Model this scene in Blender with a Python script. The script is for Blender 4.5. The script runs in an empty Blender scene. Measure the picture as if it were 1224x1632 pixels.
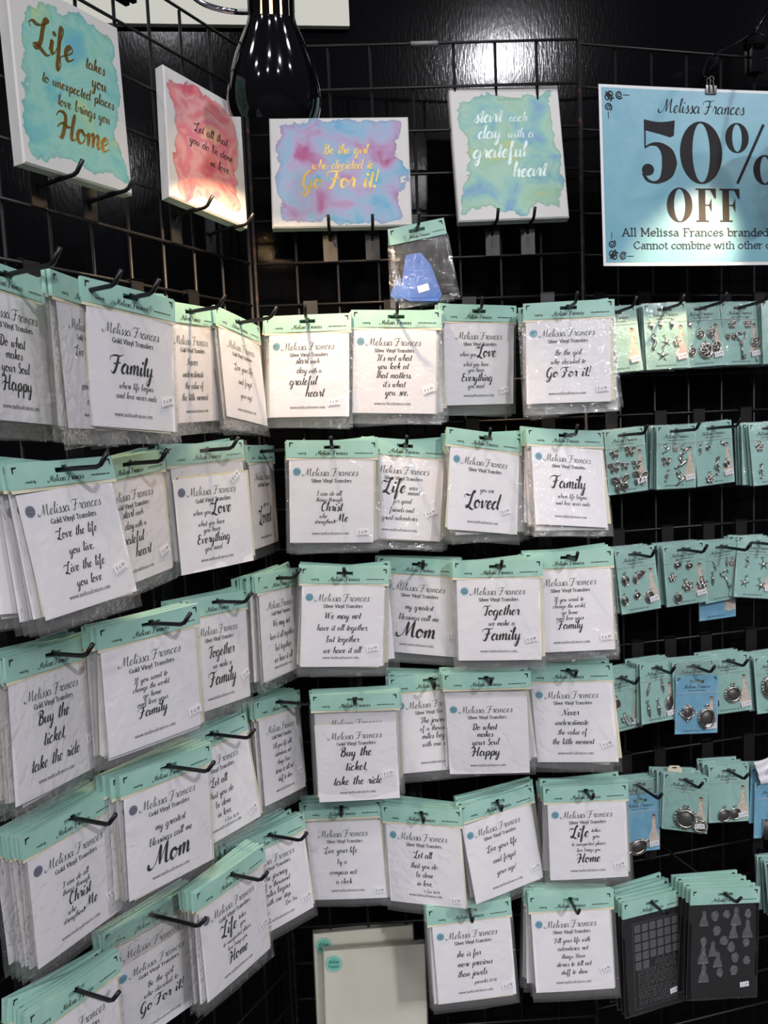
import bpy, math, random
from mathutils import Matrix, Vector
random.seed(7)
S = bpy.context.scene
COL = S.collection

# ------------------------------------------------------------------ camera
PITCH, ROLL, FPX, CAMZ = 0.0985, -0.0422, 1350.0, 1.4422
cp, sp, cr, sr = math.cos(PITCH), math.sin(PITCH), math.cos(ROLL), math.sin(ROLL)
FW = Vector((0, cp, -sp)); UP0 = Vector((0, sp, cp)); RT0 = Vector((1, 0, 0))
RT = RT0 * cr + UP0 * sr; UP = RT0 * (-sr) + UP0 * cr
CAM = Vector((0, 0, CAMZ))
cd = bpy.data.cameras.new('camera'); cam = bpy.data.objects.new('camera', cd); COL.objects.link(cam)
cd.sensor_fit = 'VERTICAL'; cd.sensor_height = 36.0; cd.lens = 36.0 * FPX / 1632.0
cd.clip_start = 0.02
cam.matrix_world = Matrix(((RT.x, UP.x, -FW.x, CAM.x), (RT.y, UP.y, -FW.y, CAM.y), (RT.z, UP.z, -FW.z, CAM.z), (0, 0, 0, 1)))
S.camera = cam

# ------------------------------------------------------------------ world, hall lights, exposure
w = bpy.data.worlds.new('hall'); S.world = w; w.use_nodes = True
w.node_tree.nodes['Background'].inputs[0].default_value = (0.80, 0.84, 1.0, 1)
w.node_tree.nodes['Background'].inputs[1].default_value = 0.05
S.view_settings.view_transform = 'Standard'; S.view_settings.look = 'None'
S.view_settings.exposure = 0.32; S.view_settings.gamma = 1.0; S.view_settings.use_curve_mapping = False
S.cycles.transparent_max_bounces = 40

# the hall's own overhead lamps, behind and above the camera (the photograph mirrors them in the lamp shade and the wall)
def hall_light(name, x, y, z, power, r=0.35, col=(0.96, 0.95, 1.0), aim=None):
    l = bpy.data.lights.new(name, 'AREA'); l.shape = 'DISK'; l.size = r * 2; l.energy = power; l.color = col
    o = bpy.data.objects.new(name, l); COL.objects.link(o); o.location = (x, y, z)
    o.rotation_euler = (Vector((0, 0, -1)) if aim is None else Vector(aim) - o.location).to_track_quat('-Z', 'Y').to_euler()
for i, (x, y, p) in enumerate([(-6.5, -10, 170), (-1.5, -10.5, 170), (4.0, -11, 170), (-5, -5.2, 110), (-0.4, -5.6, 110), (7.0, -4.5, 110), (-4.5, -1.4, 50), (0.4, -1.8, 50), (4.5, -1.4, 50)]):
    hall_light(f'hall_ceiling_lamp_{i + 1}_offscreen', x, y, 5.6, p)
hall_light('hall_flood_lamp_offscreen', 3.42, -6.21, 5.6, 210, 0.14, aim=(0.2, 1.7, 1.4))     # flood light turned to the booth

# ------------------------------------------------------------------ helpers
def lin(r, g, b):
    f = lambda c: (c / 255 / 12.92) if c / 255 <= 0.04045 else ((c / 255 + 0.055) / 1.055) ** 2.4
    return (f(r), f(g), f(b), 1)

ZT = 0.6914 + CAMZ            # top rail of the grid panels
CELL = 0.0762
PAN = {'B': (-0.2186, 1.6030, 0.0314), 'L': (-0.2263, 1.5902, 1.1041), 'R': (0.3974, 1.6419, 0.2542)}

def ray(u, v):
    return FW + RT * ((u - 612) / FPX) - UP * ((v - 816) / FPX)

def pframe(P, s, d, z, tw=0, ro=0, pt=0):
    """matrix of something hanging s along panel P, d out from it, at height z (relative to the camera)"""
    ox, oy, yaw = PAN[P]
    o = Vector((ox + math.cos(yaw) * s + math.sin(yaw) * d, oy + math.sin(yaw) * s - math.cos(yaw) * d, z + CAMZ))
    y2 = yaw + tw
    ex = Vector((math.cos(y2), math.sin(y2), 0)); n = Vector((math.sin(y2), -math.cos(y2), 0)); ez = Vector((0, 0, 1))
    uy = ez * math.cos(pt) - n * math.sin(pt); nn = n * math.cos(pt) + ez * math.sin(pt)
    X = ex * math.cos(ro) + uy * math.sin(ro); Y = uy * math.cos(ro) - ex * math.sin(ro)
    return Matrix(((X.x, Y.x, nn.x, o.x), (X.y, Y.y, nn.y, o.y), (X.z, Y.z, nn.z, o.z), (0, 0, 0, 1)))

def mesh(name, V, Fs, mats, fm=None, smooth=False):
    me = bpy.data.meshes.new(name); me.from_pydata([tuple(v) for v in V], [], Fs)
    for m in (mats if isinstance(mats, (list, tuple)) else [mats]): me.materials.append(m)
    if fm: me.polygons.foreach_set('material_index', fm)
    if smooth: me.polygons.foreach_set('use_smooth', [True] * len(me.polygons))
    me.update(); return me

def obj(name, me, parent=None, M=None, label=None, cat=None, group=None, kind=None):
    o = bpy.data.objects.new(name, me); COL.objects.link(o)
    if parent is not None: o.parent = parent
    if M is not None: o.matrix_local = M
    if label: o['label'] = label
    if cat: o['category'] = cat
    if group: o['group'] = group
    if kind: o['kind'] = kind
    return o

def T3(x, y, z=0, rz=0, sc=1):
    return Matrix.Translation((x, y, z)) @ Matrix.Rotation(rz, 4, 'Z') @ Matrix.Scale(sc, 4)

class MB:
    def __init__(self): self.V = []; self.F = []; self.fm = []
    def add(self, V, Fs, mi=0):
        k = len(self.V); self.V += [tuple(v) for v in V]; self.F += [tuple(i + k for i in f) for f in Fs]; self.fm += [mi] * len(Fs)
        return self
    def box(self, x0, x1, y0, y1, z0, z1, mi=0):
        V = [(x, y, z) for z in (z0, z1) for y in (y0, y1) for x in (x0, x1)]
        return self.add(V, [(0, 2, 3, 1), (4, 5, 7, 6), (0, 1, 5, 4), (2, 6, 7, 3), (0, 4, 6, 2), (1, 3, 7, 5)], mi)
    def tube(self, pts, r, n=8, closed=False, mi=0, caps=True):
        pts = [Vector(p) for p in pts]; m = len(pts); V = []; Fs = []
        prev = None
        for i, p in enumerate(pts):
            a = pts[(i - 1) % m] if (closed or i > 0) else p; b = pts[(i + 1) % m] if (closed or i < m - 1) else p
            t = (b - a).normalized()
            if prev is None:
                h = Vector((0, 0, 1)) if abs(t.z) < 0.9 else Vector((1, 0, 0)); u = t.cross(h).normalized()
            else: u = (prev - t * prev.dot(t)).normalized()
            prev = u; v = t.cross(u); rr = r[i] if isinstance(r, (list, tuple)) else r
            for k in range(n):
                a2 = 2 * math.pi * k / n; V.append(p + u * (rr * math.cos(a2)) + v * (rr * math.sin(a2)))
        for i in range(m if closed else m - 1):
            j = (i + 1) % m
            for k in range(n): Fs.append((i * n + k, i * n + (k + 1) % n, j * n + (k + 1) % n, j * n + k))
        if caps and not closed: Fs.append(tuple(range(n - 1, -1, -1))); Fs.append(tuple((m - 1) * n + k for k in range(n)))
        return self.add(V, Fs, mi)
    def prism(self, pts, z0, z1, mi=0):
        n = len(pts); V = [(x, y, z0) for x, y in pts] + [(x, y, z1) for x, y in pts]
        Fs = [tuple(range(n - 1, -1, -1)), tuple(range(n, 2 * n))] + [(i, (i + 1) % n, n + (i + 1) % n, n + i) for i in range(n)]
        return self.add(V, Fs, mi)
    def flat(self, pts, z, mi=0):
        return self.add([(x, y, z) for x, y in pts], [tuple(range(len(pts)))], mi)
    def lathe(self, prof, n=24, M=None, mi=0):
        V = []; m = len(prof)
        for k in range(n):
            a = 2 * math.pi * k / n
            for r, z in prof: V.append(Vector((r * math.cos(a), r * math.sin(a), z)))
        if M: V = [M @ v for v in V]
        Fs = [(k * m + i, ((k + 1) % n) * m + i, ((k + 1) % n) * m + i + 1, k * m + i + 1) for k in range(n) for i in range(m - 1)]
        return self.add(V, Fs, mi)
    def warp(self, f): self.V = [f(*v) for v in self.V]; return self
    def me(self, name, mats, smooth=False): return mesh(name, self.V, self.F, mats, self.fm, smooth)

def ell(cx, cy, a, b, n=20, t0=0): return [(cx + a * math.cos(t0 + 2 * math.pi * k / n), cy + b * math.sin(t0 + 2 * math.pi * k / n)) for k in range(n)]

# ------------------------------------------------------------------ materials
def mat(name, col, rough=0.5, metal=0.0, spec=0.5, **kw):
    m = bpy.data.materials.new(name); m.use_nodes = True; b = m.node_tree.nodes['Principled BSDF']
    b.inputs['Base Color'].default_value = col; b.inputs['Roughness'].default_value = rough
    b.inputs['Metallic'].default_value = metal; b.inputs['Specular IOR Level'].default_value = spec
    for k, v in kw.items(): b.inputs[k.replace('_', ' ')].default_value = v
    return m
def nd(m, t, **kw):
    n = m.node_tree.nodes.new(t)
    for k, v in kw.items(): setattr(n, k, v)
    return n
def lk(m, a, b): m.node_tree.links.new(a, b)
def bump(m, scale, strength, dist=0.001, detail=3, stretch=None):
    b = m.node_tree.nodes['Principled BSDF']; tc = nd(m, 'ShaderNodeTexCoord'); nz = nd(m, 'ShaderNodeTexNoise'); bp = nd(m, 'ShaderNodeBump')
    nz.inputs['Scale'].default_value = scale; nz.inputs['Detail'].default_value = detail
    bp.inputs['Strength'].default_value = strength; bp.inputs['Distance'].default_value = dist
    if stretch:
        mp = nd(m, 'ShaderNodeMapping'); mp.inputs['Scale'].default_value = stretch
        lk(m, tc.outputs['Object'], mp.inputs[0]); lk(m, mp.outputs[0], nz.inputs['Vector'])
    else: lk(m, tc.outputs['Object'], nz.inputs['Vector'])
    lk(m, nz.outputs[0], bp.inputs['Height']); lk(m, bp.outputs[0], b.inputs['Normal']); return m
def tint(m, c1, c2, scale, lo=0.35, hi=0.65, detail=3):
    b = m.node_tree.nodes['Principled BSDF']; tc = nd(m, 'ShaderNodeTexCoord'); nz = nd(m, 'ShaderNodeTexNoise'); rp = nd(m, 'ShaderNodeValToRGB')
    nz.inputs['Scale'].default_value = scale; nz.inputs['Detail'].default_value = detail
    rp.color_ramp.elements[0].position = lo; rp.color_ramp.elements[0].color = c1; rp.color_ramp.elements[1].position = hi; rp.color_ramp.elements[1].color = c2
    lk(m, tc.outputs['Object'], nz.inputs['Vector']); lk(m, nz.outputs[0], rp.inputs[0]); lk(m, rp.outputs[0], b.inputs['Base Color']); return m

M_MINT = tint(mat('mint_card', lin(164, 208, 193), 0.42, spec=0.45), lin(158, 204, 188), lin(170, 212, 198), 25)
M_MINT2 = tint(mat('mint_charm_card', lin(142, 198, 184), 0.45), lin(160, 203, 193), lin(172, 211, 202), 30)
M_BLUE = tint(mat('blue_charm_card', lin(110, 175, 208), 0.45), lin(118, 178, 208), lin(138, 192, 216), 30)
M_PAPER = tint(mat('white_paper', lin(238, 235, 238), 0.65), lin(243, 240, 243), lin(248, 246, 247), 14)
M_CREAM = mat('cream_transfer_sheet', lin(233, 226, 198), 0.6)
M_INK = mat('black_print', lin(38, 36, 38), 0.6, spec=0.25)
M_GREY = mat('grey_print', lin(92, 90, 96), 0.6)
M_STICK = mat('blue_sticker', lin(120, 176, 196), 0.45)
M_STICKG = mat('slate_sticker', lin(118, 124, 142), 0.45)
M_STICKM = mat('mint_sticker', lin(120, 200, 178), 0.4)
M_LABEL = mat('price_label_white', lin(240, 238, 242), 0.5)
M_WIRE = bump(mat('black_powder_coated_wire', lin(26, 25, 26), 0.42, spec=0.5), 300, 0.15)
M_RUST = tint(mat('black_wire_with_rust', lin(26, 25, 26), 0.5), lin(26, 25, 26), lin(84, 50, 34), 60, 0.52, 0.75)
M_TAPE = mat('grey_tape', lin(150, 150, 150), 0.35)
M_PLATE = mat('black_bracket_steel', lin(30, 28, 27), 0.38, spec=0.6)
M_RUBBER = mat('black_hook_coating', lin(20, 20, 21), 0.35, spec=0.5)
M_GOLD = mat('gold_foil', lin(150, 118, 60), 0.38, metal=0.6)
M_GOLD2 = mat('pale_gold_foil', lin(214, 178, 86), 0.35, metal=0.35)
M_SILVER = mat('silver_foil', lin(196, 214, 210), 0.35, metal=0.35)
M_CANVASW = bump(mat('canvas_white', lin(222, 220, 216), 0.75), 900, 0.25, 0.0005)
M_CHARM = tint(mat('antique_silver_metal', lin(170, 165, 155), 0.28, metal=1.0), lin(150, 145, 134), lin(232, 229, 222), 400, 0.35, 0.6)
M_CHARMD = mat('dark_pewter', lin(112, 108, 102), 0.45, metal=0.7)
M_DRESS = tint(mat('print_dress_cream', lin(228, 214, 196), 0.5), lin(214, 196, 178), lin(236, 226, 212), 180)
M_FACE = mat('print_skin', lin(214, 168, 146), 0.5); M_HAIR = mat('print_hair', lin(96, 62, 46), 0.5)
M_BLACKF = mat('black_acetate', lin(26, 25, 27), 0.5, spec=0.2)
M_SQ = mat('blue_squeegee_plastic', lin(74, 116, 196), 0.4); M_SQ2 = mat('blue_squeegee_ridge', lin(92, 134, 210), 0.4)
M_CHROME = mat('chrome', lin(214, 212, 222), 0.12, metal=1.0)
M_SHADE = mat('glossy_black_enamel', lin(9, 8, 11), 0.07, spec=0.6)
M_SHADEIN = mat('white_enamel_inside', lin(225, 220, 205), 0.5)
M_SIGNW = mat('sign_white_border', lin(238, 240, 240), 0.5)
M_SIGN = bump(tint(mat('sign_teal_print', lin(128, 182, 198), 0.28, spec=0.5), lin(120, 176, 196), lin(136, 188, 202), 9), 60, 0.12, 0.002)
M_BOARD = mat('off_white_board', lin(226, 226, 210), 0.6)

def emit(name, col, st):
    m = bpy.data.materials.new(name); m.use_nodes = True; nt = m.node_tree; nt.nodes.clear()
    e = nt.nodes.new('ShaderNodeEmission'); e.inputs[0].default_value = col; e.inputs[1].default_value = st
    o = nt.nodes.new('ShaderNodeOutputMaterial'); nt.links.new(e.outputs[0], o.inputs[0]); return m
M_BULB = emit('lit_bulb', (1.0, 0.60, 0.26, 1), 3.2)

def film(name, haze=0.04, gloss=0.035, rough=0.10, scale=55, bs=0.9, tr=(0.99, 0.99, 0.99, 1)):
    m = bpy.data.materials.new(name); m.use_nodes = True; nt = m.node_tree; nt.nodes.clear(); N = nt.nodes.new; L = nt.links.new
    out = N('ShaderNodeOutputMaterial'); t = N('ShaderNodeBsdfTransparent'); t.inputs[0].default_value = tr
    df = N('ShaderNodeBsdfDiffuse'); df.inputs[0].default_value = (0.80, 0.80, 0.78, 1)
    gl = N('ShaderNodeBsdfGlossy'); gl.inputs['Roughness'].default_value = rough
    tc = N('ShaderNodeTexCoord'); nz = N('ShaderNodeTexNoise'); nz.inputs['Scale'].default_value = scale; nz.inputs['Detail'].default_value = 2
    nz.inputs['Distortion'].default_value = 1.2
    oi = N('ShaderNodeObjectInfo'); ad = N('ShaderNodeVectorMath'); ad.operation = 'ADD'
    L(tc.outputs['Object'], ad.inputs[0]); L(oi.outputs['Random'], ad.inputs[1]); L(ad.outputs[0], nz.inputs['Vector'])
    bp = N('ShaderNodeBump'); bp.inputs['Strength'].default_value = bs; bp.inputs['Distance'].default_value = 0.004
    L(nz.outputs[0], bp.inputs['Height']); L(bp.outputs[0], gl.inputs['Normal'])
    m1 = N('ShaderNodeMixShader'); m1.inputs[0].default_value = haze; L(t.outputs[0], m1.inputs[1]); L(df.outputs[0], m1.inputs[2])
    lw = N('ShaderNodeLayerWeight'); lw.inputs[0].default_value = 0.18; L(bp.outputs[0], lw.inputs['Normal'])
    mx = N('ShaderNodeMath'); mx.operation = 'MULTIPLY_ADD'; mx.inputs[1].default_value = 0.4; mx.inputs[2].default_value = gloss; mx.use_clamp = True
    L(lw.outputs['Fresnel'], mx.inputs[0])
    m2 = N('ShaderNodeMixShader'); L(mx.outputs[0], m2.inputs[0]); L(m1.outputs[0], m2.inputs[1]); L(gl.outputs[0], m2.inputs[2])
    L(m2.outputs[0], out.inputs[0]); return m
M_FILM = film('clear_poly_film')
M_FILM2 = film('crisp_clear_film', haze=0.025, gloss=0.06, rough=0.08, scale=80, bs=0.6)
M_SEAL = film('film_seal_line', haze=0.5, gloss=0.1)
M_STAMP = film('clear_polymer', haze=0.10, gloss=0.16, rough=0.2, scale=300, bs=0.4, tr=(0.82, 0.82, 0.9, 1))

# ------------------------------------------------------------------ lettering
SCR = {}
def G(ch, adv, *st, dots=()): SCR[ch] = (adv, st, dots)
def stem(): return [(0, 2), (3, 9), (5.5, 17), (4.6, 20), (3, 16), (2.5, 8), (2.2, 0)]
BOWL = [(8, 8.5), (5, 10), (1.8, 7), (1, 3), (3.5, 0), (7, 3), (8.5, 9.5)]
G('a', 11, BOWL, [(8.5, 9.5), (8, 4), (9, .5), (11.5, 2.2)])
G('b', 9.5, [(0, 2), (3, 9), (5.5, 17), (4.5, 20), (2.8, 17), (2.4, 8), (2.8, 2), (5, 0), (8, 3), (7.5, 8), (6, 9), (9.5, 8)])
G('c', 8.5, [(7.5, 8), (6, 10), (2.5, 8), (1, 4), (3, .3), (6, .8), (9, 3.2)])
G('d', 11.5, BOWL[:-1] + [(8.5, 8)], [(11, 20), (9.2, 10), (8.5, 4), (9.5, .5), (12, 2.2)])
G('e', 8, [(0, 2), (4, 4.5), (7, 7.5), (5.5, 10), (2.5, 8), (1.2, 4), (3, .3), (5.5, .8), (8.5, 3)])
G('f', 7.5, [(0, 2), (3, 8), (6, 16), (6, 20), (4, 19), (3.2, 10), (2.8, 0), (2.3, -7), (3.5, -9), (5, -5), (4.5, 0), (8, 2.5)])
G('g', 11, BOWL, [(8.5, 9.5), (8, 0), (6.5, -8), (3.5, -9), (3, -6), (7, -1), (11.5, 2.5)])
G('h', 10.5, stem(), [(2.2, 0), (4, 7), (6.5, 10), (8, 8), (7.7, 3), (8.8, .3), (11, 2.2)])
G('i', 5, [(0, 2), (2.5, 9.5), (2, 4), (3, .3), (5.5, 2.2)], dots=[(4, 14)])
G('j', 5, [(0, 2), (3, 9.5), (2.5, 0), (1, -8), (-2, -8), (-1, -5), (5, 2.2)], dots=[(4, 14)])
G('k', 9.5, stem(), [(2.2, 3.5), (5.5, 9.5), (7.5, 8.5), (5.5, 5.5), (3, 5), (6, 3), (7.5, .3), (10, 2.2)])
G('l', 5, [(0, 2), (3, 9), (5.5, 17), (4.5, 20), (3, 16), (2.3, 6), (3, .8), (5.5, 2.2)])
G('m', 14, [(0, 5), (2, 9.5), (2.3, 5), (1.8, 0)], [(1.8, 0), (4, 8), (6, 10), (6.8, 7), (6.3, 0)], [(6.3, 0), (8.5, 8), (10.5, 10), (11.5, 7), (11.2, 2.5), (12.3, .3), (14.5, 2.2)])
G('n', 10, [(0, 5), (2, 9.5), (2.3, 5), (1.8, 0)], [(1.8, 0), (4, 8), (6, 10), (7.3, 7.5), (7, 2.5), (8, .3), (10.5, 2.2)])
G('o', 9, [(5, 10), (1.8, 8), (1, 3.5), (3.5, 0), (7, 2.5), (7.5, 7), (5, 10), (6.5, 7.5), (9.5, 7.5)])
G('p', 10, [(0, 3), (3, 9.5), (2.5, 0), (2, -9)], [(2.5, 3), (4, 8.5), (7, 9.8), (8.5, 5.5), (6.5, .5), (4, 1), (10.5, 2.2)])
G('r', 7.5, [(0, 2), (2.5, 9), (3.2, 11), (4.2, 9), (6, 9.2), (5.5, 4), (6.2, .4), (8, 2.2)])
G('s', 7, [(0, 1.5), (4, 9), (4.6, 10.6), (5.5, 6), (6, 2.5), (3.5, 0), (1, 1)], [(3.5, 0), (7.5, 2.2)])
G('t', 6, [(0, 2), (3, 9), (4.5, 17), (3.5, 8), (3, 2), (4, .3), (6.5, 2.2)], [(1, 11.5), (6.4, 12.3)])
G('u', 10, [(0, 4), (2, 9.8), (1.6, 4), (2.8, .3), (5.5, 3), (7.5, 9.8), (7, 4), (8, .3), (10.5, 2.2)])
G('v', 9, [(0, 7), (2, 9.8), (2.6, 4), (3.5, .2), (6.5, 5), (7, 9.8), (9.5, 8.5)])
G('w', 13, [(0, 7), (1.6, 9.8), (1.6, 3), (3, .2), (5.5, 4), (6.5, 9.5), (6.3, 3), (8, .2), (11, 5), (11.2, 9.8), (13.5, 8.5)])
G('x', 8.5, [(.5, 9), (3, 9), (5, 1), (8.8, 2)], [(7.5, 9.8), (1, 0)])
G('y', 10, [(0, 4), (2, 9.8), (1.7, 4), (3, .5), (5.5, 3), (7.5, 9.8)], [(7.5, 9.8), (6.8, 0), (5, -8), (2, -9), (2, -6), (6, -1), (10.5, 2.5)])
G('z', 8, [(1, 9), (6.5, 9.5), (1, .5), (5, 1), (8.5, 2.2)])
G('L', 9.5, [(-5, 11.5), (-6.5, 14), (-4, 16), (0, 15), (4.5, 16.5), (8.5, 19.5), (8.5, 21), (6, 20), (4.3, 14), (3.2, 6), (1, .8), (-2, -.5), (-2.5, 1.6), (.5, 2), (4, -.5), (8, -2.5), (11, -1)])
G('F', 11.5, [(-4, 12), (-4, 16), (2, 18), (8, 17.5), (13, 20)], [(6.5, 17.5), (5.2, 9), (3, 1), (0, -.5), (-2, 2)], [(.5, 9), (6, 10), (10, 11)])
G('H', 14.5, [(-4, 14), (-2, 17.5), (2, 18), (4.2, 15), (3.6, 8), (1.5, 0), (-1, 0)], [(12.5, 19.5), (10.8, 11), (10, 3), (11, .3), (15, 2.2)], [(-3, 6), (1, 10), (7, 8.5), (10.8, 10.5)])
G('M', 17, [(-6, 5), (-6, 1), (-2, 0), (2, 5), (5.5, 19), (5.6, 8), (6, 1)], [(6, 1), (9, 10), (12.5, 19), (12.3, 8), (13.2, .5), (17.5, 2.2)])
G('E', 10, [(9, 16), (6.5, 19), (2.5, 17), (3, 12), (6.5, 10.5), (2, 9), (.5, 4), (3.5, 0), (7, 1), (10.5, 3)])
G('C', 10, [(8, 14), (9.5, 18), (6, 19), (1.5, 13), (1, 5), (4, 0), (7.5, 1), (10.5, 3)])
G('B', 12, [(3.5, 17), (3.2, 8), (1.5, 0)], [(-2, 13), (0, 18), (6, 19.5), (9, 16), (7, 11), (4, 10)], [(4, 10), (9, 9), (10, 4), (6, 0), (1, 1)])
G('G', 12.5, [(10, 15), (7, 19), (2, 14), (1, 5), (4, 0), (8, 3), (9.3, 9)], [(9.3, 9), (8.6, 0), (6, -7), (2, -8), (2, -5), (8, 0), (13, 2.5)])
G('D', 13, [(3.5, 17), (3.2, 8), (1.5, 0)], [(-3, 13), (-1, 18), (6, 19), (11, 14), (10, 5), (5, 0), (0, 1.2)])
G('N', 14, [(-3, 2), (-1, 0), (2, 6), (4, 18), (6, 9), (9, 1), (11, 10), (13, 19), (15.5, 18)])
G('S', 9, [(8, 15), (7, 19), (3, 17), (3, 12), (7, 8), (7, 3), (3, 0), (-1, 2)])
G('T', 9, [(-3, 14), (-1, 18), (6, 18), (12, 19.5)], [(6, 18), (5.5, 9), (4, 1), (2, 0), (.5, 2)])
G('I', 7, [(-2, 14), (1, 18.5), (7, 19)], [(5, 19), (4.5, 10), (3, 1), (0, 0)])
G('W', 17, [(-3, 14), (0, 18.5), (1, 10), (2, 1), (6, 12), (7.5, 18), (8, 8), (9, 1), (13, 12), (15, 19), (17.5, 18)])
for ch, st in {'0': [(4, 14), (1, 10), (1, 4), (4, 0), (7, 4), (7, 10), (4, 14)], '1': [(1.5, 11), (4.5, 14.5), (4, 0)], '3': [(1, 12), (4, 14), (6.5, 11), (3, 8), (7, 4), (4, 0), (1, 2)],
               '4': [(6.5, 0), (6, 14), (1, 4.5), (8.5, 4.5)], '5': [(7, 14), (2.5, 14), (2, 8), (6, 8), (6.5, 3), (3, 0), (1, 1)], '6': [(6, 14), (2, 8), (1.5, 3), (4, 0), (7, 3), (5, 7), (2, 5)],
               '9': [(6.5, 9), (3, 7), (1.5, 10.5), (4, 14), (6.8, 11), (6, 4), (3, 0)]}.items(): G(ch, 8.5, st)
G('.', 5, dots=[(2, .8)]); G(',', 5, [(2.2, 1.5), (1, -3)]); G('!', 6, [(4, 19), (2.8, 6)], dots=[(2, .8)]); G("'", 4, [(3, 19), (2.2, 15)])
G('-', 8, [(1, 6), (6.5, 6.5)]); G(':', 5, dots=[(2, 1.5), (2.5, 8)]); G(' ', 8); G('$', 9, [(7, 12), (4, 14), (1.5, 11), (6.5, 4.5), (4, 1), (1, 3)], [(4.2, 16.5), (3.8, -2)])

ROM = {}
def Rm(ch, adv, *st, sf=(), dots=()): ROM[ch] = (adv, st, dots, sf)
Rm('a', 9, [(1.5, 8), (4, 10), (6.5, 8), (6.5, 2), (8.4, .2)], [(6.5, 6), (2.6, 5), (1, 2.6), (3, 0), (6.5, 2.5)])
Rm('b', 9.5, [(2, 15), (2, 0)], [(2, 7), (5, 10), (8.3, 7), (8.3, 3), (5, 0), (2, 2.5)], sf=[(1, 15)])
Rm('c', 8.5, [(7.4, 7.8), (4.6, 10), (1.2, 7), (1.2, 3), (4.6, 0), (7.6, 2)])
Rm('d', 10, [(7.5, 15), (7.5, 0)], [(7.5, 7), (4.5, 10), (1.2, 7), (1.2, 3), (4.5, 0), (7.5, 2.5)], sf=[(6.5, 15), (8.5, 0)])
Rm('e', 9, [(1.4, 5.5), (7.8, 5.5), (7, 8.8), (4.6, 10), (1.4, 7), (1.2, 3), (4.4, 0), (7.6, 2)])
Rm('f', 6.5, [(6.5, 13.5), (5, 15), (3, 13), (3, 0)], [(.8, 9.6), (5.8, 9.6)], sf=[(3, 0)])
Rm('g', 9, [(4.5, 10), (1.5, 7.3), (4.5, 4.5), (7.2, 7.3), (4.5, 10)], [(3, 5), (2, 2.5), (7, 1), (7.6, -2.5), (4.5, -4.5), (1.2, -2.5), (2.5, .5)])
Rm('h', 10.5, [(2, 15), (2, 0)], [(2, 7), (5.4, 10), (8, 7.5), (8, 0)], sf=[(1, 15), (2, 0), (8, 0)])
Rm('i', 5, [(2.5, 10), (2.5, 0)], sf=[(1.6, 10), (2.5, 0)], dots=[(2.5, 13.6)])
Rm('l', 5, [(2.5, 15), (2.5, 0)], sf=[(1.6, 15), (2.5, 0)])
Rm('m', 15.5, [(2, 10), (2, 0)], [(2, 7), (5, 10), (7.5, 7.5), (7.5, 0)], [(7.5, 7), (10.5, 10), (13, 7.5), (13, 0)], sf=[(1, 10), (2, 0), (7.5, 0), (13, 0)])
Rm('n', 10.5, [(2, 10), (2, 0)], [(2, 7), (5.4, 10), (8, 7.5), (8, 0)], sf=[(1, 10), (2, 0), (8, 0)])
Rm('o', 9.5, [(4.7, 10), (1.2, 7.3), (1.2, 2.7), (4.7, 0), (8.2, 2.7), (8.2, 7.3), (4.7, 10)])
Rm('r', 7.5, [(2, 10), (2, 0)], [(2, 6.5), (4.6, 9.8), (7, 8.8)], sf=[(1, 10), (2, 0)])
Rm('s', 8, [(6.6, 8), (4, 10), (1.4, 7.8), (4, 5.3), (6.7, 2.6), (4, 0), (1.1, 2.2)])
Rm('t', 6.5, [(3, 13.5), (3, 2), (4.6, .1), (6.3, 1.4)], [(.8, 9.6), (6, 9.6)])
Rm('v', 9.5, [(1.2, 10), (4.7, 0)], [(4.7, 0), (8, 10)], sf=[(1.2, 10), (8, 10)])
Rm('w', 14, [(1.2, 10), (4.3, 0)], [(4.3, 0), (7, 9.5)], [(7, 9.5), (9.7, 0)], [(9.7, 0), (12.6, 10)], sf=[(1.2, 10), (12.6, 10)])
Rm('y', 9.5, [(1.2, 10), (4.9, .5)], [(8.2, 10), (4.4, -1.5), (2.5, -4.5), (1, -3.6)], sf=[(1.2, 10), (8.2, 10)])
Rm('S', 10, [(8.3, 12), (5, 15), (1.8, 12), (5, 7.8), (8.6, 3.8), (5, 0), (1.4, 3.2)])
Rm('V', 13, [(1.4, 15), (6.4, 0)], [(6.4, 0), (11.2, 15)], sf=[(1.4, 15), (11.2, 15)])
Rm('T', 12, [(6, 15), (6, 0)], [(1, 12.5), (1, 15), (11, 15), (11, 12.5)], sf=[(6, 0)])
Rm('G', 13, [(10.6, 11.5), (6.6, 15), (1.6, 10.5), (1.6, 4.5), (6.6, 0), (10.4, 2), (10.4, 6.4)], sf=[(10.2, 6.4)])
Rm('A', 12.5, [(6, 15), (1.6, 0)], [(6, 15), (10.8, 0)], [(3.2, 5), (9.2, 5)], sf=[(1.6, 0), (10.8, 0)])
Rm('M', 15, [(2.4, 15), (2.4, 0)], [(2.4, 15), (7.4, 3)], [(7.4, 3), (12.4, 15)], [(12.4, 15), (12.4, 0)], sf=[(2, 15), (2.4, 0), (12.4, 0), (12.8, 15)])
Rm('F', 11, [(3, 15), (3, 0)], [(3, 15), (9.8, 15), (9.8, 12.2)], [(3, 8), (7.6, 8)], sf=[(2.4, 15), (3, 0)])
Rm('C', 12, [(10.4, 11.5), (6.4, 15), (1.6, 10.5), (1.6, 4.5), (6.4, 0), (10.6, 3.6)])
Rm('.', 5, dots=[(2.4, .9)]); Rm(' ', 5.5)

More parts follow.
